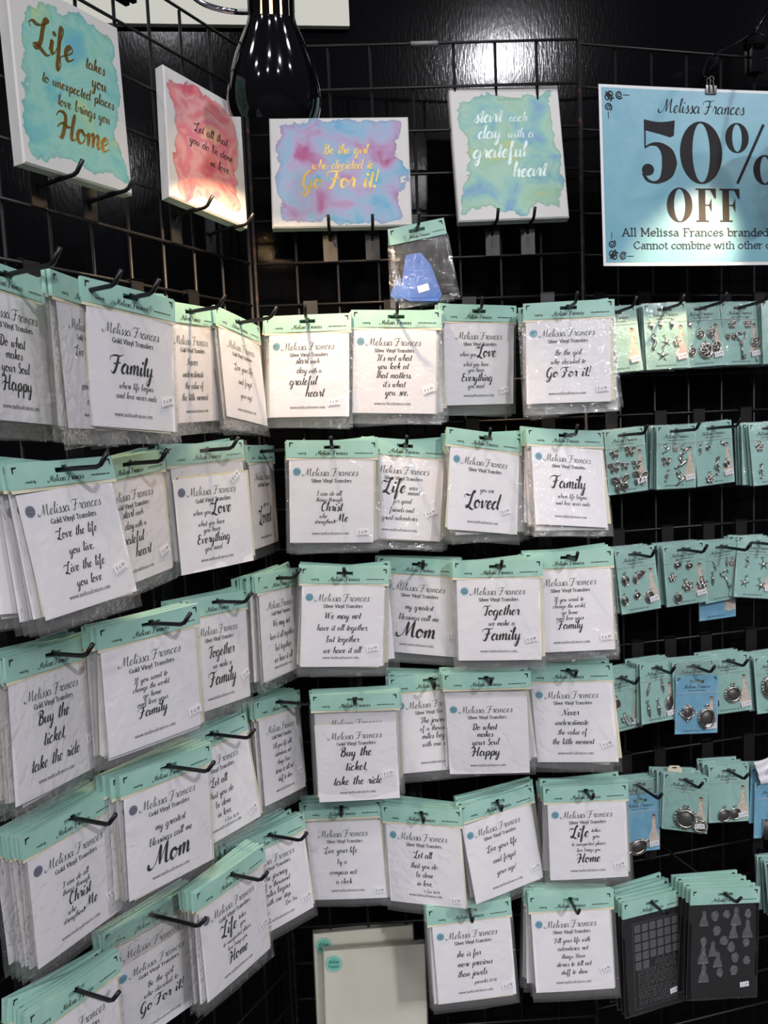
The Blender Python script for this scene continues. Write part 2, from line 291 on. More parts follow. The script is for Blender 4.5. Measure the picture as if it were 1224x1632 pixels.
def catmull(P, n=4):
    if len(P) < 3: return [Vector((*p, 0)) for p in P]
    P = [Vector((*p, 0)) for p in P]; out = []
    for i in range(len(P) - 1):
        a = P[max(i - 1, 0)]; b = P[i]; c = P[i + 1]; d = P[min(i + 2, len(P) - 1)]
        for k in range(n):
            t = k / n
            out.append(0.5 * ((2 * b) + (c - a) * t + (2 * a - 5 * b + 4 * c - d) * t * t + (3 * b - a - 3 * c + d) * t ** 3))
    out.append(P[-1]); return out

def ribbon(mb, pts, wf, z, mi):
    m = len(pts); V = []
    for i, p in enumerate(pts):
        t = pts[min(i + 1, m - 1)] - pts[max(i - 1, 0)]
        if t.length < 1e-9: t = Vector((1, 0, 0))
        t.normalize(); h = wf(t, i / (m - 1)); n = Vector((-t.y, t.x, 0)) * h
        V += [(p.x + n.x, p.y + n.y, z), (p.x - n.x, p.y - n.y, z)]
    mb.add(V, [(2 * i, 2 * i + 1, 2 * i + 3, 2 * i + 2) for i in range(m - 1)], mi)

def text(mb, s, width, cx, cy, z=0.0, font='S', thick=1.0, thin=0.35, slant=0.16, rot=0.0, mi=0, squash=1.0, ns=3):
    """lettering as flat strokes: width in metres, centred on cx, baseline cy"""
    D = SCR if font == 'S' else ROM
    if font != 'S': slant = 0.0
    tot = sum(D[c][0] for c in s if c in D); k = width / tot; x = 0.0; loc = MB()
    for c in s:
        if c not in D: continue
        g = D[c]
        for st in g[1]:
            lst = [(px + py * slant, py) for px, py in st]
            if font == 'S': pts = catmull(lst, ns)
            else: pts = catmull(lst, ns) if len(lst) > 3 and lst[0][1] != lst[-1][1] or len(lst) > 4 else [Vector((*q, 0)) for q in lst]
            pts = [Vector(((q.x + x) * k, q.y * k * squash, 0)) for q in pts]
            if font == 'S': wf = lambda t, f: k * (thin + (thick - thin) * max(0.0, min(1.0, 0.5 - t.y * 1.1))) * min(1.0, 0.55 + 4 * min(f, 1 - f))
            else: wf = lambda t, f: k * (thin + (thick - thin) * abs(t.y) ** 1.5)
            ribbon(loc, pts, wf, 0, mi)
        for dx, dy in g[2]:
            loc.flat(ell((dx + dy * slant + x) * k, dy * k * squash, thick * 1.15 * k, thick * 1.15 * k, 8), 0, mi)
        if font != 'S':
            for dx, dy in g[3]: 
                hw = (thick + 1.2) * k; hh = thin * 0.9 * k; X = (dx + x) * k; Y = dy * k * squash
                loc.flat([(X - hw, Y - hh), (X + hw, Y - hh), (X + hw, Y + hh), (X - hw, Y + hh)], 0, mi)
        x += g[0]
    ca, sa = math.cos(rot), math.sin(rot)
    V = [(cx + (vx - width / 2) * ca - vy * sa, cy + (vx - width / 2) * sa + vy * ca, z) for vx, vy, _ in loc.V]
    mb.add(V, loc.F, 0); mb.fm[-len(loc.F):] = loc.fm
    return mb

def flourish(mb, x, y, sx, sy, sc, z, mi=0):
    for sw in (0, 1):
        for c0, r0, turns in ((3.4, 2.5, 1.6), (8.6, 2.3, 1.8)):
            pts = []
            for i in range(22):
                t = i / 21; a = t * turns * 2 * math.pi + math.pi * 0.2; r = r0 * (1 - t * 0.85)
                px, py = c0 + r * math.cos(a), 1.8 + r * math.sin(a)
                if sw: px, py = py, px
                pts.append(Vector((x + sx * px * sc, y + sy * py * sc, 0)))
            ribbon(mb, pts, lambda t, f: 0.30 * sc * (1.3 - f * 0.6), z, mi)
        e = [(11, 1.8), (15, 1.8)]
        ribbon(mb, [Vector((x + sx * (b if sw else a) * sc, y + sy * (a if sw else b) * sc, 0)) for a, b in e], lambda t, f: 0.15 * sc, z, mi)
    for i in range(4):
        mb.flat(ell(x + sx * (0.8 + (i % 2) * 1.4) * sc, y + sy * (0.8 + (i // 2) * 1.4) * sc, 0.5 * sc, 0.5 * sc, 6), z, mi)

# ------------------------------------------------------------------ the setting
def wallpoint(u, v, off=0.0):
    n = Vector((math.sin(WYAW), -math.cos(WYAW), 0)); o = Vector((0, WY, 0)); r = ray(u, v); t = (o.dot(n) + off) / r.dot(n)
    return r * t + CAM
WYAW, WY = 0.115, 1.725
mw = bump(mat('black_vinyl_wall', lin(11, 11, 13), 0.10, spec=0.08), 260, 0.09, 0.0012, 4, (1, 1, 0.25))
mb = MB(); nx = 60
for i in range(nx + 1):
    x = -4 + 8 * i / nx; f = 0.0012 * math.sin(x * 7.3) + 0.0006 * math.sin(x * 17.1 + 1)
    for z in (0, 3.6): mb.V.append((x, WY + math.tan(WYAW) * x + f, z))
mb.add([], []); mb.F = [(2 * i, 2 * i + 2, 2 * i + 3, 2 * i + 1) for i in range(nx)]; mb.fm = [0] * nx
obj('wall_back', mb.me('wall_back', [mw], True), kind='structure')
mfl = bump(tint(mat('dark_carpet', lin(44, 43, 46), 0.9), lin(36, 35, 38), lin(52, 50, 54), 40), 500, 0.4)
obj('floor', MB().box(-9, 9, -14, 4.5, -0.05, 0).me('floor', [mfl]), kind='structure')

# board on the wall above
a = wallpoint(60, 39.5, 0.012); b = wallpoint(557, 43, 0.012); ex = (b - a); ex.z = 0; L_ = ex.length; ex.normalize(); nn = Vector((ex.y, -ex.x, 0))
Mb = Matrix(((ex.x, 0, nn.x, a.x), (ex.y, 0, nn.y, a.y), (0, 1, 0, b.z), (0, 0, 0, 1)))
mb = MB(); mb.box(-0.25, L_, 0, 0.42, -0.010, 0.004)
obj('wall_board', mb.me('wall_board', [M_BOARD]), M=Mb, label='off-white board mounted on the black wall behind the lamp', cat='board')

# ------------------------------------------------------------------ grid panels
RW = 0.0027
def wire_mesh(name, p, q, m=M_WIRE, r=RW): return MB().tube([p, q], r, 6).me(name, [m], True)
NROW = 28
def grid_panel(P, s0, label, rust=False):
    W8 = 8 * CELL; Hh = NROW * CELL
    M = pframe(P, s0, 0, ZT - CAMZ - Hh)
    root = obj('grid_panel', None, M=M, label=label, cat='grid panel', group='black wire grid panels')
    vm = wire_mesh('upright_wire', (0, 0, -2 * RW), (0, Hh, -2 * RW)); em = wire_mesh('edge_wire', (0, 0, 0), (0, Hh, 0), M_RUST if rust else M_WIRE, RW * 1.25)
    hm = wire_mesh('cross_wire', (0, 0, 0), (W8, 0, 0))
    for i in range(9):
        e = i in (0, 8); obj('edge_wire' if e else 'upright_wire', em if e else vm, root, T3(i * CELL, 0))
    for j in range(NROW + 1): obj('cross_wire', hm, root, T3(0, j * CELL))
    return root
pb = grid_panel('B', 0, 'black wire grid panel in the middle, with grey tape on its top rail', True)
tape = MB().tube([(3.98 * CELL, NROW * CELL, 0), (4.62 * CELL, NROW * CELL, 0)], 0.0042, 8).me('tape', [M_TAPE], True)
o = obj('tape_wrap', tape, pb); o['label'] = 'grey tape wrapped on the rail'
grid_panel('L', -8 * CELL, 'angled side wire grid panel behind the teal and pink canvases')
grid_panel('L', -16 * CELL - 0.008, 'angled side wire grid panel joined beyond the teal canvas')
grid_panel('R', 0, 'black wire grid panel behind the blue sign and charm cards', True)

# ------------------------------------------------------------------ hooks
BRK = MB(); BRK.box(-.013, .013, -.074, .006, .0032, .0056); BRK.box(-.013, .013, .0032, .0062, -.006, .0056); BRK.box(-.013, .013, -.004, .0062, -.0066, -.0046)
BRK.box(-.0022, .0022, -.062, -.045, .0056, .0061, 1); BRK.box(-.013, .013, -.0765, -.074, .0020, .0056)
BRK = BRK.me('bracket', [M_PLATE, M_WIRE])
def hook(P, s, d, z, L, label, group='black display hooks', rise=0.035, rail=None):
    """z: height of the wire at distance d; returns f(depth)->height"""
    bz = z - d * rise; jr = math.floor((ZT - CAMZ - bz - 0.006) / CELL) if rail is None else rail
    rz = ZT - CAMZ - jr * CELL
    root = obj('display_hook', None, M=pframe(P, s, 0, rz), label=label, cat='hook', group=group)
    obj('bracket', BRK, root)
    y0 = bz - rz; tip = 0.024
    pts = [(0, y0 - .012, .004), (0, y0 - .003, .0065), (0, y0, .012), (0, y0 + L * rise * 0.5, L * 0.5), (0, y0 + L * rise, L), (0, y0 + L * rise + .0025, L + .006), (0, y0 + L * rise + tip * .66, L + tip * .72)]
    obj('hook_wire', MB().tube(pts, .0029, 8).me('hook_wire', [M_RUBBER], True), root)
    return lambda dd: bz + dd * rise

# ------------------------------------------------------------------ transfer packets
def slotted(w, top, bot, zt_, zb, mi=0, cols=6):
    """card with a euro hang slot around the origin"""
    mb = MB(); hx = [-w / 2, -.014, -.004, .004, .014, w / 2]
    for i in range(5):
        x0, x1 = hx[i], hx[i + 1]
        if i in (0, 4): mb.box(x0, x1, bot, top, zb, zt_, mi)
        else:
            mb.box(x0, x1, .0062 if i == 2 else .0038, top, zb, zt_, mi); mb.box(x0, x1, bot, -.0022, zb, zt_, mi)
    return mb
def bend(x, y, z): return (x, y, z - 0.25 * x * x + 0.02 * x * (y + .08))
def grid_sheet(w, top, bot, nx, ny, zf):
    V = []; Fs = []
    for j in range(ny + 1):
        for i in range(nx + 1):
            x = -w / 2 + w * i / nx; y = top + (bot - top) * j / ny; V.append((x, y, zf(i / nx, j / ny)))
    for j in range(ny):
        for i in range(nx):
            k = j * (nx + 1) + i; Fs.append((k, k + nx + 1, k + nx + 2, k + 1))
    return V, Fs
def sleeve_mesh(name, w, top, bot, th, m, seed, nx=9, ny=10):
    rnd = random.Random(seed); mb = MB(); ph = [rnd.uniform(0, 6.28) for _ in range(6)]
    def zf(sgn):
        def f(a, b):
            e = max(0.0, min(1, 6 * min(a, 1 - a), 8 * (1 - b), 10 * b))
            wv_ = 0.0007 * math.sin(ph[0] + 9 * a + 4 * b) + 0.0006 * math.sin(ph[1] + 13 * b - 5 * a) + 0.0004 * math.sin(ph[2] + 21 * a)
            return sgn * (th * e + abs(wv_) * .6) + wv_ * (1 - e)
        return f
    V, Fs = grid_sheet(w, top, bot, nx, ny, zf(1)); mb.add(V, Fs)
    V, Fs = grid_sheet(w, top, bot, nx, ny, zf(-1)); mb.add(V, [tuple(reversed(f)) for f in Fs])
    mb.warp(bend); return mb.me(name, [m], True)
PW, PH = .140, .140
HEAD = slotted(.152, .012, -.0165, .0021, -.0021); 
HEAD.box(-.076, .076, -.0205, -.0165, .0016, .0019, 1); HEAD.warp(bend); HEADM = HEAD.me('header_card', [M_MINT, M_CREAM])
hp = MB(); text(hp, 'Melissa Frances', .050, 0, -.0118, .0024, thick=1.3, thin=.45); text(hp, 'www.melissafrances.com', .030, .052, -.0098, .0024, 'R', 1.4, .8, ns=2)
text(hp, 'Creativity'.replace('C', 'c'), .014, -.050, -.0105, .0024, thick=1.3, thin=.7, ns=2)
for sx in (-1, 1):
    x = sx * .071
    hp.flat([(x, .0085), (x - sx * .0062, .0085), (x - sx * .0062, .0070), (x - sx * .003, .0066), (x - sx * .0016, .0052), (x - sx * .0015, .0012), (x, .0012)], .0024)
hp.warp(bend); HPRINT = hp.me('header_print', [M_INK])
SLEEVES = [sleeve_mesh('clear_sleeve', .156, -.012, -.178, .0021, M_FILM, i) for i in range(4)]
FLAPS = sleeve_mesh('clear_sleeve', .156, .012, -.178, .0021, M_FILM, 11)
CREAM = MB().box(-.068, .068, -.158, -.026, -.0004, 0).warp(bend).me('cream_sheet', [M_CREAM])
CREAM2 = MB().box(-.062, .073, -.155, -.019, -.0004, 0).warp(bend).me('cream_sheet', [M_CREAM])
def sheet_mesh():
    mb = MB(); V, Fs = grid_sheet(PW, -.020, -.160, 6, 5, lambda a, b: .0008); mb.add(V, Fs)
    V, Fs = grid_sheet(PW, -.020, -.160, 6, 5, lambda a, b: .0004); mb.add(V, [tuple(reversed(f)) for f in Fs])
    return mb.warp(bend).me('insert_sheet', [M_PAPER], True)
SHEET = sheet_mesh()
def sticker_mesh(m):
    mb = MB(); mb.prism(ell(0, 0, .0066, .0066, 20), 0, .0003); 
    text(mb, 'Melissa', .0085, 0, .0004, .00045, thick=1.2, thin=.6, mi=1, ns=2); text(mb, 'Frances', .0085, 0, -.0032, .00045, thick=1.2, thin=.6, mi=1, ns=2)
    return mb.me('round_sticker', [m, M_GREY])
STICK = {'b': sticker_mesh(M_STICK), 'g': sticker_mesh(M_STICKG), 'm': sticker_mesh(M_STICKM)}
def price_mesh():
    mb = MB(); mb.box(-.0105, .0105, -.0058, .0058, 0, .0002); text(mb, '$ 6.99', .0150, 0, -.0018, .00035, thick=1.1, thin=.7, mi=1, ns=2)
    mb.box(-.008, .008, -.0047, -.0042, .0003, .00035, 1); return mb.me('price_label', [M_LABEL, M_GREY])
PRICE = price_mesh()

DES = {
 'grateful': ('grateful heart', [('start', 23, -12, 50), ('each', 16, 11, 50), ('day', 18, -12, 66), ('with a', 23, 11, 66), ('grateful', 48, -10, 86), ('heart', 33, 10, 106)]),
 'notwhat': ("It's not what", [("It's not what", 58, 0, 52), ('you look at', 52, -2, 66), ('that matters.', 60, 0, 81), ("it's what", 38, 0, 96), ('you see.', 40, 5, 110)]),
 'whenlove': ('when you Love', [('when you', 32, -24, 56), ('Love', 36, 14, 57), ('what you have', 50, -8, 73), ('you have', 32, -8, 83), ('Everything', 62, -6, 99), ('you need', 33, -8, 111)]),
 'girl': ('Go For it!', [('Be the girl', 43, 0, 59), ('who decided to', 58, 0, 74), ('Go For it!', 74, 0, 96)]),
 'christ': ('through Christ', [('I can do all', 41, -4, 60), ('things through', 44, -4, 70), ('Christ', 35, 0, 86), ('who', 13, -14, 98), ('strengthens', 34, -12, 107), ('Me', 18, 18, 104)]),
 'lifewas': ('Life was meant', [('Life', 36, -14, 60), ('was', 14, 18, 54), ('meant', 21, 19, 63), ('for good', 32, 0, 78), ('friends and', 42, 0, 93), ('great adventures', 62, -3, 107)]),
 'loved': ('you are Loved', [('you are', 28, 5, 72), ('Loved', 64, -2, 100)]),
 'family': ('Family where life', [('Family', 66, -2, 74), ('where life begins', 56, 3, 92), ('and love never ends', 66, 3, 104)]),
 'wemay': ('We may not', [('We may not', 60, 0, 57), ('have it all together,', 88, 0, 77), ('but together', 56, 0, 97), ('we have it all', 64, 0, 116)]),
 'mom': ('call me Mom', [('my greatest', 50, 0, 60), ('blessings call me', 72, 0, 79), ('Mom', 60, 0, 110)]),
 'together': ('Together we make', [('Together', 60, 4, 62), ('we make a', 44, 4, 80), ('Family', 62, 4, 105)]),
 'world': ('change the world', [('If you want to', 50, -3, 54), ('change the world,', 56, -3, 65), ('go home', 27, -3, 76), ('and love your', 46, -3, 86), ('Family', 42, -3, 101)]),
 'buy': ('Buy the ticket', [('Buy the', 54, -2, 58), ('ticket,', 40, -2, 84), ('take the ride', 84, -2, 110)]),
 'journey': ('The journey', [('The journey', 50, 0, 54), ('of a thousand', 56, 0, 68), ('miles begins', 52, 0, 82), ('with one step.', 54, 0, 96), ('- Lao Tzu', 30, 22, 109)]),
 'soul': ('Soul Happy', [('Do what', 42, -5, 58), ('makes', 28, -5, 71), ('your Soul', 47, -5, 86), ('Happy', 48, -5, 106)]),
 'never': ('Never underestimate', [('Never', 28, -5, 57), ('underestimate', 58, -5, 74), ('the value of', 50, -5, 91), ('the little moment', 72, -5, 108)]),
 'compass': ('compass not clock', [('Live your life', 60, -8, 56), ('by a', 18, -8, 76), ('compass not', 50, -8, 95), ('a clock', 30, -8, 112)]),
 'letall': ('Let all', [('Let all', 32, -2, 58), ('that you do', 50, -2, 76), ('be done', 32, -2, 92), ('in love,', 30, -2, 107), ('1 Cor 16:14', 30, 10, 119)]),
 'forget': ('forget your age', [('Live your life', 60, 0, 60), ('and forget', 46, 0, 82), ('your age!', 40, 0, 104)]),
 'home': ('Life takes you', [('Life', 30, -14, 62), ('takes', 16, 14, 54), ('you', 12, 14, 65), ('to unexpected places', 60, 0, 78), ('love brings you', 42, 0, 89), ('Home', 40, 0, 109)]),
 'jewels': ('precious than jewels', [('she is far', 44, -10, 60), ('more precious', 62, 0, 78), ('than jewels', 52, -6, 96), ('- proverbs 31:10', 46, 14, 111)]),
 'fill': ('Fill your life', [('Fill your life with', 64, 0, 54), ('adventures, not', 54, 0, 68), ('things. Have', 42, 0, 82), ('stories to tell not', 62, 0, 96), ('stuff to show', 48, 0, 110)]),
 'lovelife': ('Love the life', [('Love the life', 58, 0, 56), ('you live.', 38, 0, 76), ('Live the life', 58, 0, 96), ('you love', 38, 0, 114)]),
}
_dm = {}
def design_mesh(key, fin):
    if (key, fin) in _dm: return _dm[(key, fin)]
    mb = MB(); z = .0011; T0 = -.020
    text(mb, 'Melissa Frances', .088, 0, T0 - .027, z, thick=.85, thin=.3)
    text(mb, fin + ' Vinyl Transfers', .067, 0, T0 - .038, z, 'R', thick=1.5, thin=.55)
    for s_, wd, x, y in DES[key][1]:
        cap = s_[0].isupper() and len(s_) < 11
        text(mb, s_, wd / 1000, x / 1000, T0 - y / 1000, z, thick=1.5 if cap else 1.35, thin=.42)
    text(mb, 'www.melissafrances.com', .062, -.002, T0 - .126, z, 'R', thick=1.15, thin=.7, mi=1, ns=2)
    _dm[(key, fin)] = mb.warp(bend).me('printed_text', [M_INK, M_GREY]); return _dm[(key, fin)]

WHERE = {'B': 'on the middle panel', 'L': 'on the angled panel'}
def transfer(P, s, d, z, tw, ro, pt, key, fin, st, price, slid, seed, label, group, head=True, rot=0.0, cream=True):
    rnd = random.Random(seed)
    root = obj('transfer_packet', None, M=pframe(P, s, d, z, tw, ro, pt), label=label, cat='packet', group=group)
    if head:
        h = obj('header_card', HEADM, root); obj('header_print', HPRINT, h); obj('clear_sleeve', SLEEVES[seed % 4], root)
    else: obj('clear_sleeve', FLAPS, root)
    dx = rnd.uniform(-.003, .003); Ms = T3(dx, -slid, 0) @ Matrix.Translation((0, -.09, 0)) @ Matrix.Rotation(rot, 4, 'Z') @ Matrix.Translation((0, .09, 0))
    sh = obj('insert_sheet', SHEET, root, Ms)
    obj('printed_text', design_mesh(key, fin), sh)
    if st: obj('round_sticker', STICK[st], sh, T3(-.057, -.040, .0009 - .25 * .057 ** 2))
    if cream: obj('cream_sheet', CREAM2 if rnd.random() < .55 else CREAM, root, T3(rnd.uniform(-.002, .003), -slid * .8 - rnd.uniform(0, .004), 0, rnd.uniform(-.03, .03)))
    if price:
        px, py, pr = price; obj('price_label', PRICE, root, T3(px, py - slid, .0024 - .25 * px * px, pr))
    return root

PK = {
 'B1': [0.0984, 0.1501, 0.1839, -0.2262, -0.0273, 0.0851], 'B2': [0.2477, 0.1647, 0.184, -0.0854, -0.054, 0.0297], 'B3': [0.3939, 0.1173, 0.1942, 0.3849, -0.0036, -0.059], 'B4': [0.5412, 0.1565, 0.189, -0.2062, -0.0125, 0.1089],
 'B5': [0.1312, 0.2, -0.0282, 0.0209, -0.0432, -0.0482], 'B6': [0.2546, 0.1506, -0.0327, 0.125, -0.1137, 0.0742], 'B7': [0.3928, 0.1555, -0.0257, 0.4287, -0.1576, 0.1306], 'B8': [0.5372, 0.1325, -0.0274, 0.3043, -0.0831, 0.286],
 'B9': [0.142, 0.1951, -0.2415, 0.0929, -0.0689, -0.0012], 'B10': [0.2734, 0.1399, -0.2417, -0.2368, -0.0578, 0.0034], 'B11': [0.4001, 0.2008, -0.2415, -0.1315, -0.0036, 0.0236], 'B12': [0.5252, 0.1857, -0.2342, -0.1036, 0.021, 0.0876],
 'B13': [0.1494, 0.2007, -0.4591, -0.0224, -0.008, -0.047], 'B14': [0.2851, 0.1408, -0.4499, -0.0922, 0.0792, 0.1052], 'B15': [0.377, 0.1898, -0.4377, -0.1332, 0.0199, -0.0651], 'B16': [0.5273, 0.1601, -0.441, -0.3011, 0.0668, 0.0906],
 'B17': [0.1145, 0.1147, -0.6897, -0.1974, 0.0781, 0.121], 'B18': [0.2576, 0.1647, -0.6856, -0.4026, 0.0626, 0.0988], 'B19': [0.3937, 0.1628, -0.6725, 0.3576, 0.0545, 0.122], 'B20': [0.5524, 0.1657, -0.6606, -0.034, 0.0093, 0.0354],
 'B21': [0.3329, 0.1943, -0.8539, 0.0517, 0.0386, 0.0714], 'B22': [0.516, 0.1855, -0.8507, -0.0426, 0.0253, 0.1154],
 'L1': [-0.6535, 0.1313, 0.1822, 0.2367, -0.062, 0.0922], 'L2': [-0.5657, 0.1579, 0.173, 0.3308, -0.0233, 0.034], 'L3': [-0.5031, 0.1705, 0.1716, -0.0536, -0.0786, 0.0278], 'L4': [-0.3057, 0.1004, 0.1812, 0.1301, 0.0316, 0.0102], 'L5': [-0.1729, 0.0913, 0.1781, 0.1578, -0.1215, 0.107],
 'L6': [-0.6083, 0.1483, -0.0328, -0.0232, 0.0188, 0.1651], 'L7': [-0.4505, 0.0986, -0.0342, 0.0472, 0.0798, -0.0077], 'L8': [-0.2944, 0.1114, -0.0227, -0.225, 0.0128, 0.026], 'L9': [-0.1106, 0.0783, -0.0322, 0.3036, -0.0335, 0.0199],
 'L10': [-0.6029, 0.0988, -0.2564, 0.1292, -0.0607, 0.0274], 'L11': [-0.4857, 0.1495, -0.2418, -0.2874, 0.0293, -0.0415], 'L12': [-0.2842, 0.1008, -0.2569, -0.0382, -0.0782, 0.0562], 'L13': [-0.144, 0.1227, -0.2439, 0.111, -0.085, 0.0464],
 'L14': [-0.5877, 0.0923, -0.4719, -0.0211, 0.0263, -0.0116], 'L15': [-0.458, 0.1371, -0.4482, -0.2107, -0.0215, -0.0014], 'L16': [-0.2967, 0.0839, -0.4661, -0.1785, 0.0173, 0.1434], 'L17': [-0.1209, 0.0926, -0.4684, 0.0806, -0.1636, 0.1255],
 'L18': [-0.6043, 0.0936, -0.6913, 0.0135, -0.061, 0.0833], 'L19': [-0.4365, 0.0723, -0.6907, -0.3, 0.09, -0.12], 'L20': [-0.3539, 0.1512, -0.6538, -0.1043, 0.0328, 0.0093], 'L21': [-0.1675, 0.0903, -0.6906, -0.3698, 0.0334, 0.0874],
 'L22': [-0.42, 0.10, -0.94, -0.05, 0.0, 0.05],
}
# design, finish, sticker, price label (x, y, turn), sheet slid down, header there, packets behind, sheet turned
PI_ = (.052, -.142, .12)
INFO = {
 'B1': ('grateful', 'Silver', 'b', (.046, -.136, .1), 0, 1, 5, 0), 'B2': ('notwhat', 'Silver', 'b', (.056, -.120, .35), 0, 1, 6, 0), 'B3': ('whenlove', 'Silver', None, (.050, -.136, .25), 0, 1, 6, 0), 'B4': ('girl', 'Silver', 'b', (.054, -.138, .05), 0, 1, 6, 0),
 'B5': ('christ', 'Silver', 'b', (.050, -.142, .05), 0, 1, 6, 0), 'B6': ('lifewas', 'Silver', None, (.052, -.112, .5), 0, 1, 5, 0), 'B7': ('loved', 'Silver', 'b', (.044, -.122, .3), 0, 1, 6, 0), 'B8': ('family', 'Silver', 'b', None, 0, 1, 5, -.04),
 'B9': ('wemay', 'Silver', 'b', (.050, -.128, .15), 0, 1, 5, 0), 'B10': ('mom', 'Silver', 'b', (.062, -.122, .2), 0, 1, 5, -.02), 'B11': ('together', 'Silver', 'b', (.054, -.124, .2), 0, 1, 5, 0), 'B12': ('world', 'Silver', 'b', (.056, -.138, .1), 0, 1, 6, 0),
 'B13': ('buy', 'Gold', None, (.052, -.112, .2), .022, 1, 5, .02), 'B14': ('journey', 'Silver', 'b', None, 0, 1, 5, 0), 'B15': ('soul', 'Silver', 'b', None, .014, 1, 5, 0), 'B16': ('never', 'Silver', 'b', (.056, -.128, .3), 0, 1, 6, 0),
 'B17': ('compass', 'Silver', None, (.056, -.146, .02), .004, 1, 6, 0), 'B18': ('letall', 'Silver', 'b', (.054, -.148, .1), 0, 1, 6, 0), 'B19': ('forget', 'Silver', 'b', (.058, -.134, .3), 0, 1, 6, .05), 'B20': ('home', 'Silver', 'b', (.056, -.136, .25), 0, 1, 6, 0),
 'B21': ('jewels', 'Silver', 'b', (.058, -.142, .2), 0, 1, 5, 0), 'B22': ('fill', 'Silver', 'b', (.054, -.124, .4), 0, 1, 5, 0),
 'L1': ('soul', 'Gold', None, (.062, -.128, .15), 0, 1, 5, 0), 'L2': ('compass', 'Gold', None, None, 0, 1, 2, 0), 'L3': ('family', 'Gold', None, (.056, -.122, .25), 0, 1, 3, 0), 'L4': ('never', 'Gold', None, None, 0, 1, 5, 0), 'L5': ('forget', 'Gold', None, None, 0, 1, 5, 0),
 'L6': ('lovelife', 'Gold', 'g', (.052, -.124, .3), 0, 1, 7, .03), 'L7': ('grateful', 'Gold', None, (.052, -.130, .25), 0, 1, 6, 0), 'L8': ('whenlove', 'Gold', 'g', (.045, -.024, .7), .018, 0, 4, 0), 'L9': ('loved', 'Gold', None, None, 0, 1, 4, 0),
 'L10': ('buy', 'Gold', None, (.060, -.118, .2), 0, 1, 7, 0), 'L11': ('world', 'Gold', None, (.058, -.136, .15), 0, 1, 6, 0), 'L12': ('together', 'Silver', 'b', (.058, -.122, .35), 0, 1, 5, 0), 'L13': ('wemay', 'Gold', None, None, 0, 1, 6, 0),
 'L14': ('christ', 'Gold', 'g', (.052, -.128, .25), 0, 1, 7, 0), 'L15': ('mom', 'Gold', 'g', None, 0, 1, 6, 0), 'L16': ('letall', 'Gold', None, (.056, -.140, .3), 0, 1, 5, 0), 'L17': ('fill', 'Gold', None, (.05, -.128, .1), 0, 1, 5, 0),
 'L18': ('lifewas', 'Gold', None, None, 0, 1, 6, 0), 'L19': ('girl', 'Gold', 'b', None, .03, 0, 4, 0), 'L20': ('home', 'Gold', 'g', (.058, -.112, .3), 0, 1, 6, 0), 'L21': ('journey', 'Gold', None, (.058, -.134, .2), 0, 1, 6, 0),
 'L22': ('notwhat', 'Gold', None, None, 0, 1, 3, 0),
}
def run_packets():
    for n_, (k, q) in enumerate(PK.items()):
        P = k[0]; s, d, z, tw, ro, pt = q; key, fin, st, price, slid, head, nb, rot = INFO[k]; rnd = random.Random(100 + n_)
        quote = DES[key][0]; wh = WHERE[P]
        L = 0.15 if d < .128 else (0.20 if d < .178 else 0.23)
        hz = hook(P, s, d, z + .0012, L, f'black display hook carrying {fin.lower()} "{quote}" packets {wh}')
        transfer(P, s, d, z, tw, ro, pt, key, fin, st, price, slid, n_, f'front white "{quote}" {fin.lower()} transfer packet {wh}', 'transfer packets at the front of their hooks', head, rot)
        step = min(.0048 if k in ('L20', 'L11', 'L2', 'L3') else .0072, (d - .014) / max(nb, 1)); drift = rnd.uniform(-.035, .035)
        for i in range(1, nb + 1):
            di = d - step * i; dr = drift * i * .55 + rnd.uniform(-.03, .03)
            if rnd.random() < .16: dr += rnd.choice((-1, 1)) * rnd.uniform(.05, .13)
            transfer(P, s + rnd.uniform(-.004, .004), di, hz(di) - .0012, tw * (.95 ** i) + rnd.uniform(-.012, .012), ro * (.85 ** i) + dr, pt * (.95 ** i) + rnd.uniform(-.006, .006), key, fin, st, None, max(0, rnd.gauss(0, .003)),
                     n_ * 10 + i, f'packet stacked behind the front {fin.lower()} "{quote}" packet {wh}', f'packets behind the {fin.lower()} {quote} packet {wh}')
run_packets()

